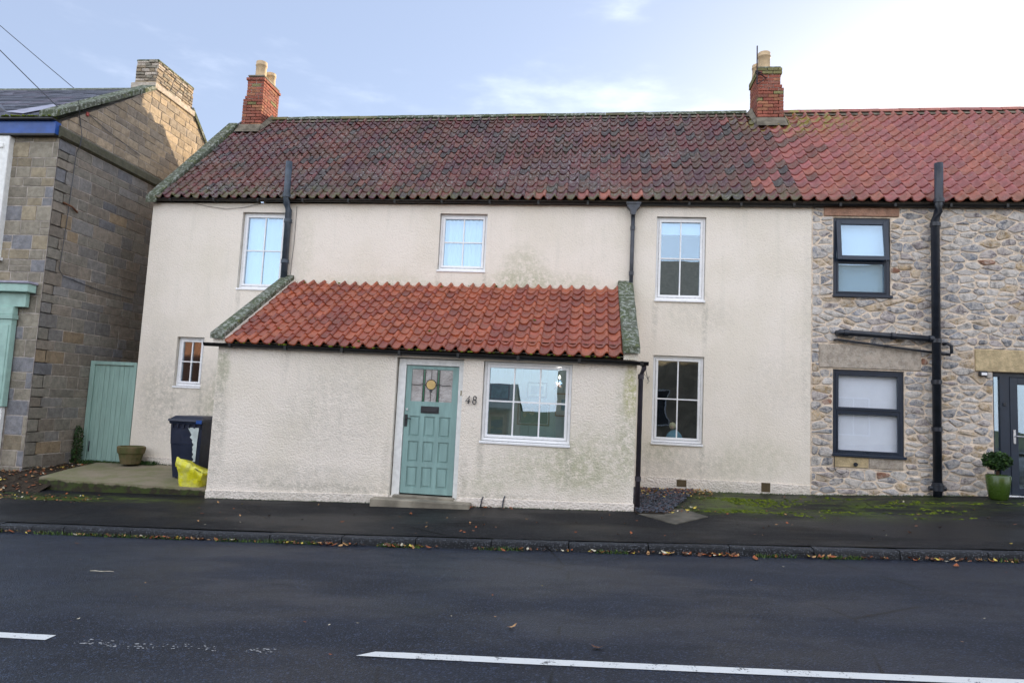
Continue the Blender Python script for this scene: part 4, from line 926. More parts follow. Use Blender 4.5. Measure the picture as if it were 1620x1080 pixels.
# little dormer and its lead flashing at the edge of the view
MB().prism([(-14.6, 6.75), (-11.32, 6.75), (-12.2, 7.25)], 'y', YG + .45, 13.4).build('dormer_roof', M_slate[2], G)
dv = lambda x, t: (x, e0.y + d.y * nrow * t, e0.z + d.z * nrow * t + .05)
MB().add([dv(-11.28, .10), dv(-10.75, .05), dv(-10.66, .26), dv(-11.02, .34)], [(0, 1, 2, 3)]).build('lead_flashing', M_lead, G)
# white oriel of the upper floor and the mint shopfront
f = MB(); f.box(-13.0, -10.80, YG - .12, YG + .1, 3.86, 6.13, 0, .01); f.box(-13.0, -10.90, YG - .145, YG - .119, 5.90, 5.98); f.build('upper_bay', M_woodw, G)
MB().box(-13.0, -10.76, YG - .17, YG + .05, 3.80, 3.858).build('bay_sill', M_woodw, G)
MB().box(-13.0, -11.05, YG - .130, YG - .121, 4.0, 5.7).build('bay_pane', M_glassr, G)
f = MB(); f.box(-14, -9.96, YG - .26, YG - .03, 3.36, 3.40, 0, .006); f.build('cornice_lead', M_lead, G)
f = MB(); f.box(-14, -9.99, YG - .23, YG - .03, 3.21, 3.358, 0, .008); f.box(-14, -10.10, YG - .12, YG - .03, 2.95, 3.209, 0, .006); f.box(-10.62, -10.28, YG - .17, YG - .03, 2.72, 2.80, 0, .006); f.box(-10.60, -10.30, YG - .15, YG - .03, 1.16, 2.719, 0, .008); f.box(-10.60, -10.30, YG - .15, YG - .03, 2.801, 2.949, 0, .008)
f.box(-10.56, -10.34, YG - .162, YG - .149, 1.3, 2.62, 0, .006); f.box(-14, -10.60, YG - .11, YG - .03, 1.16, 1.24); f.build('shopfront', M_shopg, G)
MB().box(-14, -10.62, YG - .07, YG - .05, 1.24, 2.95).build('shop_window_pane', M_glassr, G)
MB().box(-14, -10.34, YG - .10, YG - .03, -.3, 1.158).build('stall_riser', M_woodw, G)
# wires, rust and hooks on the gable
MB().tube([(XG + .03, 11.5, 7.0), (XG + .03, 11.62, 6.6), (XG + .09, 11.62, 6.34), (XG + .09, 11.6, 6.14), (XG + .03, 11.60, 6.0), (XG + .03, 11.55, 4.6), (XG + .03, 11.50, 3.72), (XG + .03, 11.6, 3.62), (XG + .03, 12.6, 3.52), (XG + .03, 13.6, 3.5)], .007, 5).tube([(XG + .03, 11.55, 6.9), (XG + .03, 12.3, 6.75), (XG + .03, 13.4, 6.62)], .006, 5).build('wall_cable', M_pipe, G)
MB().tube([(XG + .02, 11.43, 4.98), (XG + .06, 11.6, 4.95), (XG + .02, 11.8, 4.90)], .018, 6).build('rusty_bracket', simple('rust', (.14, .06, .03), .8, .3, bstr=.3), G)
MB().box(XG + .01, XG + .05, 11.74, 11.80, 6.80, 6.88, 0, .01).build('red_junction_box', simple('faded_red_plastic', (.3, .05, .04), .5, .4, bstr=0), G)

# ================================================================== gate, pots, bin, bag, slab
g = thing('garden_gate', 'pale green boarded gate between the sandstone house and the cream cottage', 'gate', (-9.9, 12.6, .12))
gx0, gx1 = -9.875, -8.885
MB().box(gx0, gx0 + .09, 12.56, 12.65, .08, 2.10, 0, .006).box(gx1 - .06, gx1, 12.56, 12.65, .15, 2.10, 0, .006).box(gx0 + .09, gx1 - .06, 12.561, 12.65, 2.03, 2.10, 0, .006).build('gate_frame', M_gate, g)
nb = 8; bw = (gx1 - .065 - gx0 - .095) / nb
for k in range(nb):
    a = gx0 + .095 + k * bw; MB().box(a + .002, a + bw - .003, 12.59 + U(-.002, .002), 12.615, .14 + U(0, .01), 2.02, 0, .005).build('board', M_gate, g, origin=(a, 12.6, .14))
MB().box(gx0 + .12, gx0 + .14, 12.575, 12.592, .32, .52, 0, .003).build('gate_hook', M_iron, g)
MB().box(gx0, gx1, 12.50, 12.66, -.02, .075, 0, .01).build('gate_step', M_conc, g)
# concrete slab
mb = MB(); pts = [(-9.06, 10.62), (-8.3, 10.50), (-6.6, 10.52), (-5.94, 10.50), (-5.94, 12.52), (-8.84, 12.52), (-9.35, 12.35), (-9.25, 11.5)]
def zs_(x, y): return .045 + .105 * (y - 10.5) / 2.0 + .012 * (x + 7.5) * 0
mb.add([(x, y, zs_(x, y)) for x, y in pts] + [(x + U(-.02, .02), y - .01, -.35) for x, y in pts], [tuple(range(8))] + [(i, i + 8, (i + 1) % 8 + 8, (i + 1) % 8) for i in range(8)])
kind(mb.build('concrete_slab', M_slab), 'structure')
def bedz(x, y):
    t = max(0, min(1, (y - 10.15) / .75)); t = t * t * (3 - 2 * t); a = zp(x, 10.1) - .015
    return a + (.03 + .045 * (y - 10.9) - a) * t + .022 * noise.noise(Vector((x * 3, y * 3, 0))) * t
sheet('soil_bed', [-10.9 + .1 * i for i in range(22)], [10.05 + .1 * i for i in range(26)], bedz, M_soil)
# wheelie bin
b = thing('wheelie_bin', 'dark navy wheelie bin with torn white sticker standing beside the extension', 'bin', (-6.86, 11.45, .09))
M_bin = simple('navy_bin_plastic', (.010, .016, .038), .4, .5, var=.15, sc=5, bs=90, bstr=.15)
bz, bx, by = .10, -6.86, 11.5
def taper(mb, w0, d0, w1, d1, z0, z1, cy=0): 
    vs = [(bx + sx * w / 2, by + cy + sy * dd / 2, z) for (w, dd, z) in ((w0, d0, z0), (w1, d1, z1)) for sx, sy in ((-1, -1), (1, -1), (1, 1), (-1, 1))]
    mb.add(vs, [(3, 2, 1, 0), (4, 5, 6, 7)] + [(i, (i + 1) % 4, (i + 1) % 4 + 4, i + 4) for i in range(4)])
m_ = MB(); taper(m_, .46, .52, .545, .66, bz, bz + .58); taper(m_, .555, .67, .575, .70, bz + .581, bz + .92); body = m_.build('bin_body', M_bin, b)
m_ = MB(); taper(m_, .60, .74, .62, .77, bz + .921, bz + .97); 
for k in range(6): taper_x = bx - .26 + k * .1; m_.box(taper_x, taper_x + .025, by - .372, by - .345, bz + .86, bz + .921)
m_.build('bin_rim', M_bin, b)
m_ = MB(); taper(m_, .645, .80, .63, .78, bz + .971, bz + 1.01); taper(m_, .60, .74, .50, .60, bz + 1.011, bz + 1.06); m_.box(bx - .24, bx + .24, by + .36, by + .43, bz + .985, bz + 1.02, 0, .01); m_.build('bin_lid', M_bin, b)
for s in (-1, 1): 
    m_ = MB().lathe([(.001, -.025), (.10, -.025), (.10, .025), (.001, .025)], n=18); o = m_.build('bin_wheel', M_pipe, b); o.matrix_basis = Matrix.Translation((bx + s * .24, by + .28, bz + .02)) @ Matrix.Rotation(pi / 2, 4, 'Y')
mb = MB(); rnd = random.Random(4); n = 15; L = []; Rr = []
for i in range(n):
    t = i / (n - 1); z = bz + .87 - .58 * t; yy = by - .335 - .008 + .0 ; dy = (.66 - .52) * 0
    zz = z - bz; yf = by - (.335 + .015 * (zz - .581) / .339 if zz > .58 else .26 + .07 * zz / .58) - .007
    L.append((bx + .075 + .07 * t + rnd.uniform(-.02, .02) + (.03 if i % 2 else 0) - (.04 if i < 2 else 0), yf, z)); Rr.append((bx + .235 - .05 * t, yf, z))
mb.add(L + Rr, [(i, i + 1, n + i + 1, n + i) for i in range(n - 1)]); mb.build('torn_sticker', simple('grubby_sticker', (.55, .62, .62), .5, .4, var=.15, sc=9, bstr=0), b)
MB().box(bx + .20, bx + .30, by - .408, by - .399, bz + .94, bz + 1.0).build('blue_label', M_blue, b)
# yellow bag in a tub
t_ = NT('crumpled_yellow_plastic'); cy_ = t_.mix(t_.ramp(t_.noise(8, 4), .4, .6), (.70, .66, .02), (.60, .58, .10)); t_.bump(t_.noise(9, 4, .6), .8, .03); M_yel = t_.fin(cy_, .32, .5)
bag = thing('recycling_bag', 'crumpled yellow recycling bag slumped at the corner of the extension', 'bag', (-6.4, 10.75, .05))
mb = MB(); vs = []; n = 28; K = 11
for k in range(K):
    t = k / (K - 1); z = .05 + .33 * t
    for i in range(n):
        a = 2 * pi * i / n; ca, sa = cos(a), sin(a); e = .5
        px = (abs(ca) ** e) * (1 if ca > 0 else -1); py = (abs(sa) ** e) * (1 if sa > 0 else -1)
        w = .20 + .035 * t; nz = noise.noise(Vector((ca * 2, sa * 2, t * 3))) * .03 * (t + .2)
        zz = z + (noise.noise(Vector((ca * 1.7 + 5, sa * 1.7, 0))) * .09 + (-.13 * (ca + .2))) * max(0, t - .35)
        vs.append((-6.40 + px * (w + nz), 10.76 + py * (w * .85 + nz), zz))
fs = [(k * n + i, k * n + (i + 1) % n, (k + 1) * n + (i + 1) % n, (k + 1) * n + i) for k in range(K - 1) for i in range(n)]
vs += [(v[0] * .55 + -6.40 * .45, v[1] * .55 + 10.76 * .45, v[2] - .02 + .03 * noise.noise(Vector((v[0] * 20, v[1] * 20, 0)))) for v in vs[-n:]]
fs += [((K - 1) * n + i, (K - 1) * n + (i + 1) % n, K * n + (i + 1) % n, K * n + i) for i in range(n)] + [tuple(range(K * n, K * n + n))]
mb.add(vs, fs); mb.build('bag_body', M_yel, bag, smooth=True)
mb = MB(); vs = []; n2 = 30
for i in range(n2 + 1):
    t = i / n2; x = -6.63 + .47 * t; zc = .52 - .20 * t
    for q in (0, .33, .66, 1):
        vs.append((x + .01 * sin(q * 5), 10.585 - .035 * sin(pi * q) - .02 * noise.noise(Vector((t * 7, q * 2, 1))), zc - q * (.16 + .05 * noise.noise(Vector((t * 5, 2, 0)))) + .03 * noise.noise(Vector((t * 9, q, 5)))))
mb.add(vs, [(i * 4 + k, (i + 1) * 4 + k, (i + 1) * 4 + k + 1, i * 4 + k + 1) for i in range(n2) for k in range(3)]); mb.build('bag_flap', M_yel, bag, smooth=True)
mb = MB()
for k in range(5):
    x = -6.285 + k * .024; z = .335 - k * .011
    mb.tube([(x, 10.553, z), (x + .004, 10.551, z + .025), (x + .015, 10.551, z + .018), (x + .012, 10.553, z - .002)], .003, 5)
mb.build('printed_lettering', M_pipe, bag)
# old plant pot and the green planter with its shrub
mb = MB(); mb.lathe([(.17, 0), (.215, .18), (.235, .20), (.25, .31), (.235, .325), (.205, .325), (.19, .2), (.0, .2)], (-8.585, 12.22, .175), 14)
tp = NT('mossy_terracotta'); ct = tp.mix(tp.ramp(tp.noise(6, 4), .35, .65), (.15, .115, .06), (.085, .09, .035)); tp.bump(tp.noise(30, 4), .6, .01); M_pot = tp.fin(ct, .9, .2)
tag(mb.build('plant_pot', M_pot), 'squat weathered brown pot against the cottage wall near the green gate', 'plant pot')
mb = MB().lathe([(.11, 0), (.135, .02), (.165, .2), (.182, .385), (.17, .40), (.155, .385), (.15, .32), (.0, .32)], (6.71, 12.17, zp(6.7, 12.2)), 22)
tag(mb.build('planter', simple('lime_glazed_ceramic', (.045, .085, .012), .25, .6, var=.15, sc=3, bstr=0), smooth=True), 'glazed green planter beside the grey front door', 'planter')
def shrub(c, rx, rz, n, mats, name, lab, cat, stem, sz=(.018, .034), parent=None):
    mb = MB(); rnd = random.Random(5)
    for _ in range(n):
        while True:
            p = Vector((rnd.uniform(-1, 1), rnd.uniform(-1, 1), rnd.uniform(-1, 1)))
            if .35 < p.length < 1 + .15 * noise.noise(p * 3 + Vector((c[0], 0, 0))): break
        q = Vector((c[0] + p.x * rx, c[1] + p.y * rx * .9, c[2] + p.z * rz)); s = rnd.uniform(*sz)
        a = Vector((rnd.uniform(-1, 1), rnd.uniform(-1, 1), rnd.uniform(-.6, .8))).normalized(); bb = a.cross(Vector((rnd.uniform(-1, 1), rnd.uniform(-1, 1), rnd.uniform(-1, 1)))).normalized()
        mb.add([q - a * s, q + bb * s * .5, q + a * s, q - bb * s * .5 + Vector((0, 0, s * .2))], [(0, 1, 2, 3)], rnd.choice([0, 0, 1, 1, 1, 2] if len(mats) > 2 else [0, 1]))
    root = thing(name, lab, cat, stem[0]); mb.build('foliage', mats, root)
    st = MB()
    for k in range(3): st.tube([stem[0], (stem[0][0] + .02 * (k - 1), stem[0][1], (stem[0][2] + stem[1][2]) / 2), (stem[1][0] + .10 * (k - 1), stem[1][1], stem[1][2])], [.012, .009, .005], 6)
    st.build('stem', simple('woody_stem', (.09, .06, .04), .9, .2, bstr=0), root); return root
zpl = zp(6.7, 12.2)
shrub((6.69, 12.15, zpl + .62), .215, .155, 1500, [L_green[1], L_green[1], L_green[0]], 'potted_shrub', 'small dark leafy shrub growing in the green planter', 'shrub', ((6.70, 12.17, zpl + .3), (6.69, 12.15, zpl + .6)))
shrub((-9.80, 12.35, .42), .10, .46, 900, [L_green[1], L_green[1], L_green[0]], 'ivy', 'narrow ivy creeping up beside the left post of the green gate', 'plant', ((-9.82, 12.35, .05), (-9.82, 12.35, .7)), (.014, .026))

# ================================================================== inside the extension: boarded room with pictures
RB = 12.28
mb = MB()
rm = [(-1.95, YE + .16, .2), (.55, YE + .16, .2), (.55, RB, .2), (-1.95, RB, .2), (-1.95, YE + .16, 2.6), (.55, YE + .16, 2.6), (.55, RB, 2.6), (-1.95, RB, 2.6)]
mb.add(rm, [(0, 1, 2, 3), (0, 3, 7, 4), (1, 5, 6, 2), (4, 7, 6, 5)]); M_board = simple('pale_green_board', (.64, .68, .63), .7, .3, var=.04, bstr=0)
rl = mb.build('room_lining', M_board, H)
x = -1.95
while x < .55: MB().box(x, min(.55, x + .145), RB - .02, RB - .002, .2, 2.6, 0, .004).build('wall_board', M_board, rl, origin=(x, RB, .2)); x += .15
def pic_mat(name, kindp):
    t = NT(name); xyz = t.xyz()
    n = t.noise(6, 4, .6)
    if kindp == 'sea': c = t.mix(t.ramp(t.math('ADD', t.noise(5, 4, sc=(.5, 1, 2.5)), 0), .4, .6), (.05, .22, .30), (.35, .50, .52))
    elif kindp == 'hill': c = t.mix(t.ramp(n, .4, .6), (.02, .15, .16), (.10, .30, .30))
    elif kindp == 'shore': c = t.mix(t.ramp(t.noise(4, 4, sc=(.5, 1, 2)), .42, .58), (.16, .33, .38), (.42, .50, .36))
    elif kindp == 'field': 
        c = t.mix(t.ramp(n, .4, .62), (.05, .10, .035), (.14, .15, .07))
    else: c = t.mix(t.ramp(n, .4, .6), (.18, .22, .26), (.30, .36, .38))
    return t.fin(c, .35, .5)
M_gold = simple('dull_gilt_frame', (.22, .15, .06), .4, .5, bstr=.2); M_dk = simple('dark_wood_frame', (.04, .035, .025), .5, .4, bstr=.1); M_card = simple('cream_mount_card', (.70, .66, .56), .9, .2, bstr=0); M_pine = simple('pine_frame', (.45, .25, .10), .5, .4, bstr=.1)
def picture(x0, x1, z0, z1, fm, mount, pk, label, w=.025):
    root = thing('picture', label, 'picture', (x0, RB - .03, z0), 'framed pictures on the boarded wall')
    m_ = MB(); beads(m_, x0, x1, z0, z1, RB - .055, w, .03); m_.build('frame', fm, root)
    if mount: MB().box(x0 + w, x1 - w, RB - .04, RB - .026, z0 + w, z1 - w).build('mount', M_card, root)
    k = w + mount; MB().box(x0 + k, x1 - k, RB - .044, RB - .03 if not mount else RB - .0405, z0 + k, z1 - k).build('painting', pic_mat('painting_' + pk, pk), root); return root
picture(-1.775, -1.418, 1.705, 1.993, M_dk, 0, 'hill', 'teal landscape painting in dark frame, top left in the extension window')
picture(-1.104, -.743, 1.770, 2.045, M_dk, .04, 'mist', 'grey blue painting in dark frame, top centre in the extension window')
pf = picture(-1.264, -.680, 1.272, 1.678, M_gold, .012, 'field', 'largest painting with pale shapes in a dull gilt frame, centre of the extension window', .03)
mb = MB()
for cx, cz, rx, rz in ((-1.10, 1.53, .055, .045), (-1.0, 1.52, .05, .065), (-1.13, 1.46, .03, .05)):
    mb.add([(cx, RB - .046, cz)] + [(cx + rx * cos(k * pi / 8) * (1 + .1 * sin(3 * k)), RB - .0452, cz + rz * sin(k * pi / 8)) for k in range(16)], [(0, 1 + k, 1 + (k + 1) % 16) for k in range(16)])
mb.build('painted_sheep', simple('ochre_brush_strokes', (.42, .30, .13), .5, .3, var=.3, sc=30, bstr=0), pf)
picture(-.588, -.28, 1.457, 1.869, M_pine, .085, 'sea', 'blue seascape with wide cream mount in pine frame, right in the extension window', .02)
picture(-1.80, -1.447, 1.030, 1.467, M_card, .05, 'shore', 'pale framed beach painting, bottom left in the extension window', .02)
pl_ = thing('pendant_lamp', 'small bare bulb hanging inside the extension window', 'lamp', (-.50, 11.5, 2.1))
em = NT('lit_bulb'); em.fin((1, .9, .7), .3); em.b.inputs['Emission Color'].default_value = (1, .86, .6, 1); em.b.inputs['Emission Strength'].default_value = 1.6
MB().tube([(-.5, 11.5, 2.6), (-.5, 11.5, 2.16)], .003, 5).build('lamp_flex', M_pipe, pl_)
MB().lathe([(.001, -.028), (.016, -.022), (.022, 0), (.014, .02), (.008, .035)], (-.5, 11.5, 2.12), 12).build('bulb', em.m, pl_, smooth=True)
ld = bpy.data.lights.new('pendant_light', 'POINT'); lo = bpy.data.objects.new('pendant_light', ld); COL.objects.link(lo); lo.location = (-.5, 11.40, 2.02); ld.energy = 3.2; ld.color = (1, .96, .92); ld.shadow_soft_size = .05
lo.parent = pl_; lo.matrix_parent_inverse = wmat(pl_).inverted()
mb = MB(); bx_, by_, bz_ = -.53, 11.45, 1.98
mb.tube([(bx_ - .05, by_, bz_ - .07), (bx_ - .02, by_, bz_ - .03), (bx_ + .01, by_, bz_), (bx_ + .04, by_, bz_ + .045), (bx_ + .055, by_, bz_ + .05)], [.006, .02, .03, .018, .004], 8)
mb.add([(bx_ - .01, by_, bz_), (bx_ - .06, by_ - .03, bz_ + .06), (bx_ + .03, by_, bz_ + .02), (bx_ + .08, by_ - .04, bz_ - .03), (bx_ + .02, by_, bz_ - .03)], [(0, 1, 2), (2, 3, 4)]); mb.tube([(bx_, by_, bz_ + .02), (bx_ + .01, by_, 2.6)], .0015, 4)
tag(mb.build('hanging_bird', simple('dark_brown_wood', (.08, .045, .03), .6, .3, bstr=0), smooth=True), 'small dark wooden bird hanging in the extension window', 'ornament')
# figurine on the lower right window ledge
fg_ = thing('figurine', 'pale haired figurine in blue on the ledge of the lower right window', 'ornament', (1.56, 12.76, 1.14))
mb = MB(); mb.lathe([(.001, 0), (.14, 0), (.155, .05), (.12, .12), (.06, .17), (.001, .18)], (0, 0, 0), 16); mb.v = [(p[0] + 1.575, p[1] * .55 + 12.80, p[2] + 1.13 - .10 * (p[0] > .05) * abs(p[0]) * 2) for p in mb.v]
mb.build('body', simple('blue_cloth', (.16, .36, .50), .7, .3, bstr=.2), fg_, smooth=True)
mb = MB(); mb.lathe([(.001, -.06), (.035, -.055), (.058, -.02), (.062, .015), (.045, .05), (.001, .068)], (1.535, 12.80, 1.38), 16); mb.build('head', simple('pale_stone_hair', (.62, .55, .36), .8, .2, var=.25, sc=40, bstr=.4), fg_, smooth=True)
mb = MB(); mb.lathe([(.001, -.02), (.03, -.01), (.026, .03), (.001, .045)], (1.525, 12.755, 1.345), 10); mb.build('face', simple('pale_skin_paint', (.55, .36, .26), .6, .3, bstr=0), fg_, smooth=True)
MB().box(1.15, 2.02, YM + .10, YM + .38, 1.09, 1.13, 0, .005).build('window_board', M_upvc, H)

# ================================================================== overhead cables
for nm, a, c_, lb_ in (('overhead_cable', (-9.9, 11.25, 6.62), (-12.6, 11.2 - .6, 9.35), 'nearer black cable running from the gable kneeler up to the left'), ('overhead_cable', (-12.45, 14.4, 8.62), (-16.2, 13.6, 11.8), 'farther black cable meeting the slate ridge at upper left')):
    a, c_ = Vector(a), Vector(c_); c_ = a + (c_ - a) * 3; pts = [a.lerp(c_, t / 14) - Vector((0, 0, .9 * (t / 14) * (1 - t / 14))) for t in range(15)]
    tag(MB().tube(pts, .009, 5).build(nm, M_pipe), lb_, 'cable', 'overhead cables')

# ================================================================== chippings, cover, leaves, weeds, moss
kind(MB().add([(.75, 10.14, zp(.75, 10.14) + .012), (1.20, 9.42, zp(1.2, 9.42) + .010), (1.72, 10.02, zp(1.7, 10.0) + .012), (1.45, 10.62, zp(1.5, 10.6) + .014)] + [(.75, 10.14, -.1), (1.20, 9.42, -.1), (1.72, 10.02, -.1), (1.45, 10.62, -.1)], [(0, 1, 2, 3), (0, 4, 5, 1), (1, 5, 6, 2), (2, 6, 7, 3), (3, 7, 4, 0)]).build('cover_slab', simple('dark_worn_concrete', (.095, .088, .072), .85, .3, var=.35, sc=4, bs=50, bstr=.5)), 'structure')
sheet('chipping_bed', [.72 + .1 * i for i in range(13)], [10.1 + .12 * i for i in range(21)], lambda x, y: zp(x, y) + (.02 if x < 1.12 + .75 * (y - 10) / 2.4 else -.03), M_soil)
S_chip = [stone_mat('blue_slate_chipping', (.085, .10, .13), .05, (.3, .3, .3), .3, .5), stone_mat('plum_slate_chipping', (.12, .09, .105), .05, (.3, .3, .3), .3, .6)]
mb = MB(); rnd = random.Random(9)
def flake(mb, x, y, z, s, mi, tilt=.6):
    a = rnd.uniform(0, 6.28); M_ = Matrix.Translation((x, y, z)) @ Matrix.Rotation(a, 4, 'Z') @ Matrix.Rotation(rnd.uniform(-tilt, tilt), 4, 'X') @ Matrix.Rotation(rnd.uniform(-tilt, tilt), 4, 'Y')
    k = rnd.randint(4, 6); P = [(s * rnd.uniform(.6, 1.1) * cos(2 * pi * i / k), s * .6 * rnd.uniform(.6, 1.1) * sin(2 * pi * i / k)) for i in range(k)]; h = s * .18
    mb.add([M_ @ Vector((p[0], p[1], -h)) for p in P] + [M_ @ Vector((p[0] * .85, p[1] * .85, h)) for p in P], [tuple(range(k, 2 * k))] + [(i, (i + 1) % k, (i + 1) % k + k, i + k) for i in range(k)], mi)
for _ in range(2600):
    x = rnd.uniform(.74, 2.0); y = rnd.uniform(10.15, 12.5)
    if x > 1.15 + .75 * (y - 10) / 2.4: continue
    flake(mb, x, y, zp(x, y) + .035 + rnd.uniform(-.01, .02), rnd.uniform(.014, .036), 0 if rnd.random() < .7 else 1)
kind(mb.build('slate_chippings', S_chip), 'stuff', 'blue slate chippings between the extension and the moss')
def leaf(mb, x, y, z, s, mi, tilt=.5, flat=False):
    a = rnd.uniform(0, 6.28); M_ = Matrix.Translation((x, y, z)) @ Matrix.Rotation(a, 4, 'Z') @ Matrix.Rotation(rnd.uniform(-tilt, tilt), 4, 'X') @ Matrix.Rotation(rnd.uniform(-tilt, tilt), 4, 'Y')
    c = s * rnd.uniform(.1, .35)
    P = [(-s, 0, c), (-s * .35, s * .45, .15 * c), (s * .25, s * .5, 0), (s, s * .05, c), (s * .3, -s * .42, 0), (-s * .4, -s * .4, .1 * c), (0, 0, -.12 * c)]
    mb.add([M_ @ Vector(p) for p in P], [(0, 6, 1), (1, 6, 2), (2, 6, 3), (3, 6, 4), (4, 6, 5), (5, 6, 0)], mi)
mb = MB()
def wchoice(): return rnd.choices(range(5), (4, 3, 4, 1, 1.2))[0]
for _ in range(950):                                   # along the foot of the kerb, in drifts
    x = rnd.uniform(-9.5, 8.5); dn_ = noise.noise(Vector((x * 1.1, 7, 0))) + .5 * noise.noise(Vector((x * 4, 1, 0)))
    if dn_ < -.02 and rnd.random() < .85: continue
    y = 8.19 - abs(rnd.gauss(0, .05)); leaf(mb, x, y, roadz(x, y) + .012 + rnd.uniform(0, .02), rnd.uniform(.016, .044), wchoice())
for _ in range(420):                                   # in the corner of the soil bed
    x = rnd.uniform(-10.6, -8.9); y = rnd.uniform(10.2, 12.4)
    if x > -9.2 and y > 10.6: continue
    leaf(mb, x, y, bedz(x, y) + .02, rnd.uniform(.02, .045), wchoice())
for _ in range(190): 
    x = rnd.uniform(-10.4, -7.4); y = rnd.gauss(9.9, .15); leaf(mb, x, y, zp(x, y) + .014, rnd.uniform(.015, .03), wchoice())
for _ in range(420):
    x = rnd.uniform(.85, 2.15); y = 12.5 - abs(rnd.gauss(0, .42)); leaf(mb, x, y, zp(x, y) + .05, rnd.uniform(.014, .034), rnd.choice([0, 0, 1, 1, 3, 2]))
for _ in range(40): x = rnd.uniform(1.1, 1.7); y = rnd.uniform(10.1, 10.7); leaf(mb, x, y, zp(x, y) + .03, rnd.uniform(.015, .04), wchoice())
for _ in range(150): x = rnd.uniform(-5.8, 7.5); y = rnd.uniform(8.4, 12.3 if x > .8 else 10.2); leaf(mb, x, y, zp(x, y) + .012, rnd.uniform(.012, .032), wchoice())
for _ in range(60): x = rnd.uniform(-9, 8.5); y = rnd.uniform(4.2, 8.1); leaf(mb, x, y, roadz(x, y) + .010, rnd.uniform(.007, .016), wchoice(), .2)
for _ in range(30): x = rnd.gauss(-1.5, .25); y = YE - .05 - abs(rnd.gauss(0, .06)); leaf(mb, x, y, zp(x, y) + .015, rnd.uniform(.015, .035), rnd.choice([0, 2, 2]))
kind(mb.build('leaf_litter', L_leaf), 'stuff', 'fallen autumn leaves along the kerb and in the corners')
for (x, y, s, mi, lb_) in ((.12, 4.83, .05, 2, 'dark red fallen leaf on the road just above the long white line'), (-.50, 5.2, .045, 1, 'tan fallen leaf on the road above the long white line'), (-2.42, 9.55, .05, 0, 'curled orange leaf on the pavement in front of the doorstep'), (1.9, 8.02, .06, 0, 'rust leaf on the road beside the kerb below the cover slab'), (3.9, 7.85, .055, 0, 'rust leaf lying alone on the road at right'), (-5.9, 7.6, .035, 2, 'small dark leaf on the road at left below the kerb')):
    mb = MB(); leaf(mb, x, y, (roadz(x, y) if y < 8.2 else zp(x, y)) + .016, s, 0, .25); tag(mb.build('fallen_leaf', L_leaf[mi], origin=(x, y, 0)), lb_, 'leaf', 'single fallen leaves')
for (x0_, y0_, x1_, y1_, r, lb_) in ((-4.75, 6.33, -4.5, 6.33, .004, 'thin pale twig on the road at left'), (5.25, 7.25, 6.0, 7.12, .016, 'long brown twig on the road at right')):
    pts = [(x0_ + (x1_ - x0_) * t / 5, y0_ + (y1_ - y0_) * t / 5 + .01 * sin(t * 2), roadz(x0_, y0_) + .02 + (x0_ + (x1_ - x0_) * t / 5 - x0_) * .045) for t in range(6)]
    tag(MB().tube(pts, [r, r, r * .9, r * .8, r * .6, r * .4], 6).build('twig', L_leaf[4] if r < .01 else L_leaf[0]), lb_, 'twig')
mb = MB()
def blade(x, y, z, h, mi):
    a = rnd.uniform(0, 6.28); l = rnd.uniform(.2, .8) * h; w = .004
    dx, dy = cos(a), sin(a); mb.add([(x - dy * w, y + dx * w, z), (x + dy * w, y - dx * w, z), (x + dx * l * .5 + dy * w * .7, y + dy * l * .5 - dx * w * .7, z + h * .7), (x + dx * l, y + dy * l, z + h)], [(0, 1, 2), (0, 2, 3)], mi)
for _ in range(3600):
    x = rnd.uniform(-9.5, 6.5); q = noise.noise(Vector((x * 1.6, 3, 0))) + .25 * (x < -3.5)
    if q < .08: continue
    y = 8.185 - abs(rnd.gauss(0, .03)); blade(x, y, roadz(x, y), rnd.uniform(.015, .055), rnd.choice([0, 0, 2, 1]))
for _ in range(1800):
    x = rnd.uniform(-10.0, -8.2); y = rnd.gauss(12.42, .05) if x > -9.85 else 12.3; blade(x, y, .10 + (x > -8.9) * .05, rnd.uniform(.02, .09), rnd.choice([0, 1, 1]))
for _ in range(500): x = rnd.uniform(-8.3, -6.0); blade(x, 12.51, .15, rnd.uniform(.01, .04), 1)
for _ in range(1200): x = rnd.uniform(-5.9, .7); y = YE - .02 - abs(rnd.gauss(0, .012)); blade(x, y, zp(x, y), rnd.uniform(.006, .022), rnd.choice([1, 0]))
for _ in range(900): x = rnd.uniform(1.9, 6.5); y = YM - .03 - abs(rnd.gauss(0, .02)); blade(x, y, zp(x, y), rnd.uniform(.008, .03), rnd.choice([1, 0, 2]))
kind(mb.build('weeds', L_green), 'stuff', 'short weeds and grass along the kerb and wall feet')
mb = MB()
def cushion(x, y, z, r): mb.lathe([(r, -.004), (r * .85, r * .18), (r * .4, r * .32), (.001, r * .36)], (x, y, z), 6, rnd.choice([0, 0, 1]))
for _ in range(9000):
    k = rnd.random()
    if k < .62: x = rnd.uniform(1.3, 7.0); y = rnd.uniform(10.2, 12.45); th = .12 + .10 * abs(y - 11.4) + (.10 if x > 4 else 0)
    else: x = rnd.uniform(-11, -6); y = rnd.gauss(10.2, .10); th = -.2
    if x < 2.2 and x < 1.25 + .75 * (y - 10) / 2.4: continue
    if noise.noise(Vector((x * .9, y * 2.6, 2))) + .6 * noise.noise(Vector((x * 4, y * 9, 2))) < th + .05: continue
    cushion(x, y, zp(x, y), rnd.uniform(.010, .034))
kind(mb.build('moss_patches', [M_moss, simple('dark_moss', (.04, .06, .01), .95, .1, var=.5, sc=40, bstr=0)]), 'stuff', 'green moss spreading over the pavement in front of the cottages')

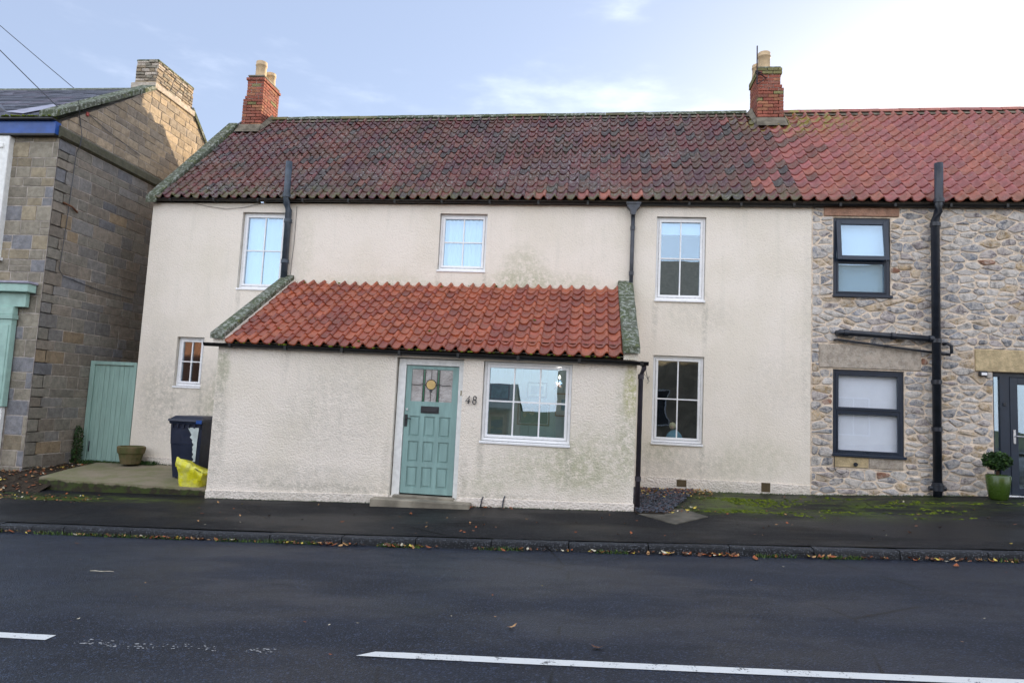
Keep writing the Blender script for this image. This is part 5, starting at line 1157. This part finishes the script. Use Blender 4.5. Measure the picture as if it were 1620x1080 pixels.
# ================================================================== the other side of the road (seen only in the panes), unseen row end
def far_house(x0, x1, yf, ze, zrg, dep, wm, rm_, wins, lab, chim=None):
    root = thing('offscreen_house', lab, 'house', (x0, yf, 0)); zb = -1.2
    w = MB(); w.prism([(yf, zb), (yf, ze), (yf - dep / 2, zrg), (yf - dep, ze), (yf - dep, zb)], 'x', x0, x1); w.build('wall', wm, root)
    r = MB(); t = .12
    for s in (0, 1):
        ya, yb = (yf + .2, yf - dep / 2) if s == 0 else (yf - dep - .2, yf - dep / 2); za = ze - .15
        r.prism([(ya, za + .04), (ya, za + .04 + t), (yb, zrg + t + .04), (yb, zrg + .04)], 'x', x0 - .1, x1 + .1)
    r.build('roof', rm_, root)
    for (a, b, c, d_) in wins:
        f = MB(); yy = yf + .02; f.box(a - .05, b + .05, yy, yy + .05, c - .05, c); f.box(a - .05, b + .05, yy, yy + .05, d_, d_ + .05); f.box(a - .05, a, yy, yy + .05, c, d_); f.box(b, b + .05, yy, yy + .05, c, d_); f.box((a + b) / 2 - .02, (a + b) / 2 + .02, yy, yy + .04, c, d_)
        fo = f.build('window', M_upvc, root); MB().box(a, b, yy, yy + .01, c, d_).build('pane', M_fpane, fo)
    if chim: MB().box(chim[0], chim[1], yf - dep / 2 - .4, yf - dep / 2 + .4, zrg - .5, zrg + 1.2).build('chimney', S_brick[0], root)
    return root
M_fpane = simple('far_dark_glass', (.03, .035, .045), .06, .8, bstr=0)
M_fw = simple('far_buff_stone', (.42, .34, .24), .9, .2, var=.25, sc=3, bs=12, bstr=.5)
M_fr = simple('far_slate', (.13, .13, .12), .6, .4, var=.3, sc=8, bs=30, bstr=.5)
far_house(-1.2, 16.5, -5.2, 6.2, 8.9, 6.5, M_fw, M_fr, [(2.2, 3.3, 4.0, 5.3), (6.4, 7.5, 4.0, 5.3), (10.5, 11.6, 4.0, 5.3), (2.2, 3.4, 1.1, 2.6), (6.4, 7.6, 1.1, 2.6), (10.5, 11.7, 1.1, 2.6)], 'slate roofed stone house across the road, mirrored in the right-hand windows', (7.8, 9.0))
far_house(12.02, 40, 18.25, 5.5, 8.7, 5.7, M_fw, M_fr, [(20, 21, 4, 5), (26, 27, 4, 5)], 'unseen next house of the row, added beyond the right edge to block the low sun')  # unseen, carries the row on so low sun stays off the opposite fronts
far_house(-26, -13.5, -5.4, 4.2, 6.2, 6.5, S_brick[2], M_fr, [(-23, -21.8, 1, 2.4), (-18, -16.8, 1, 2.4)], 'red brick house across the road, mirrored in the small left window')
far_house(-12.5, -4.7, -20, 1.4, 2.9, 7, M_fw, M_fr, [], 'low stone barn far behind the opposite gap, mirrored in the extension window')
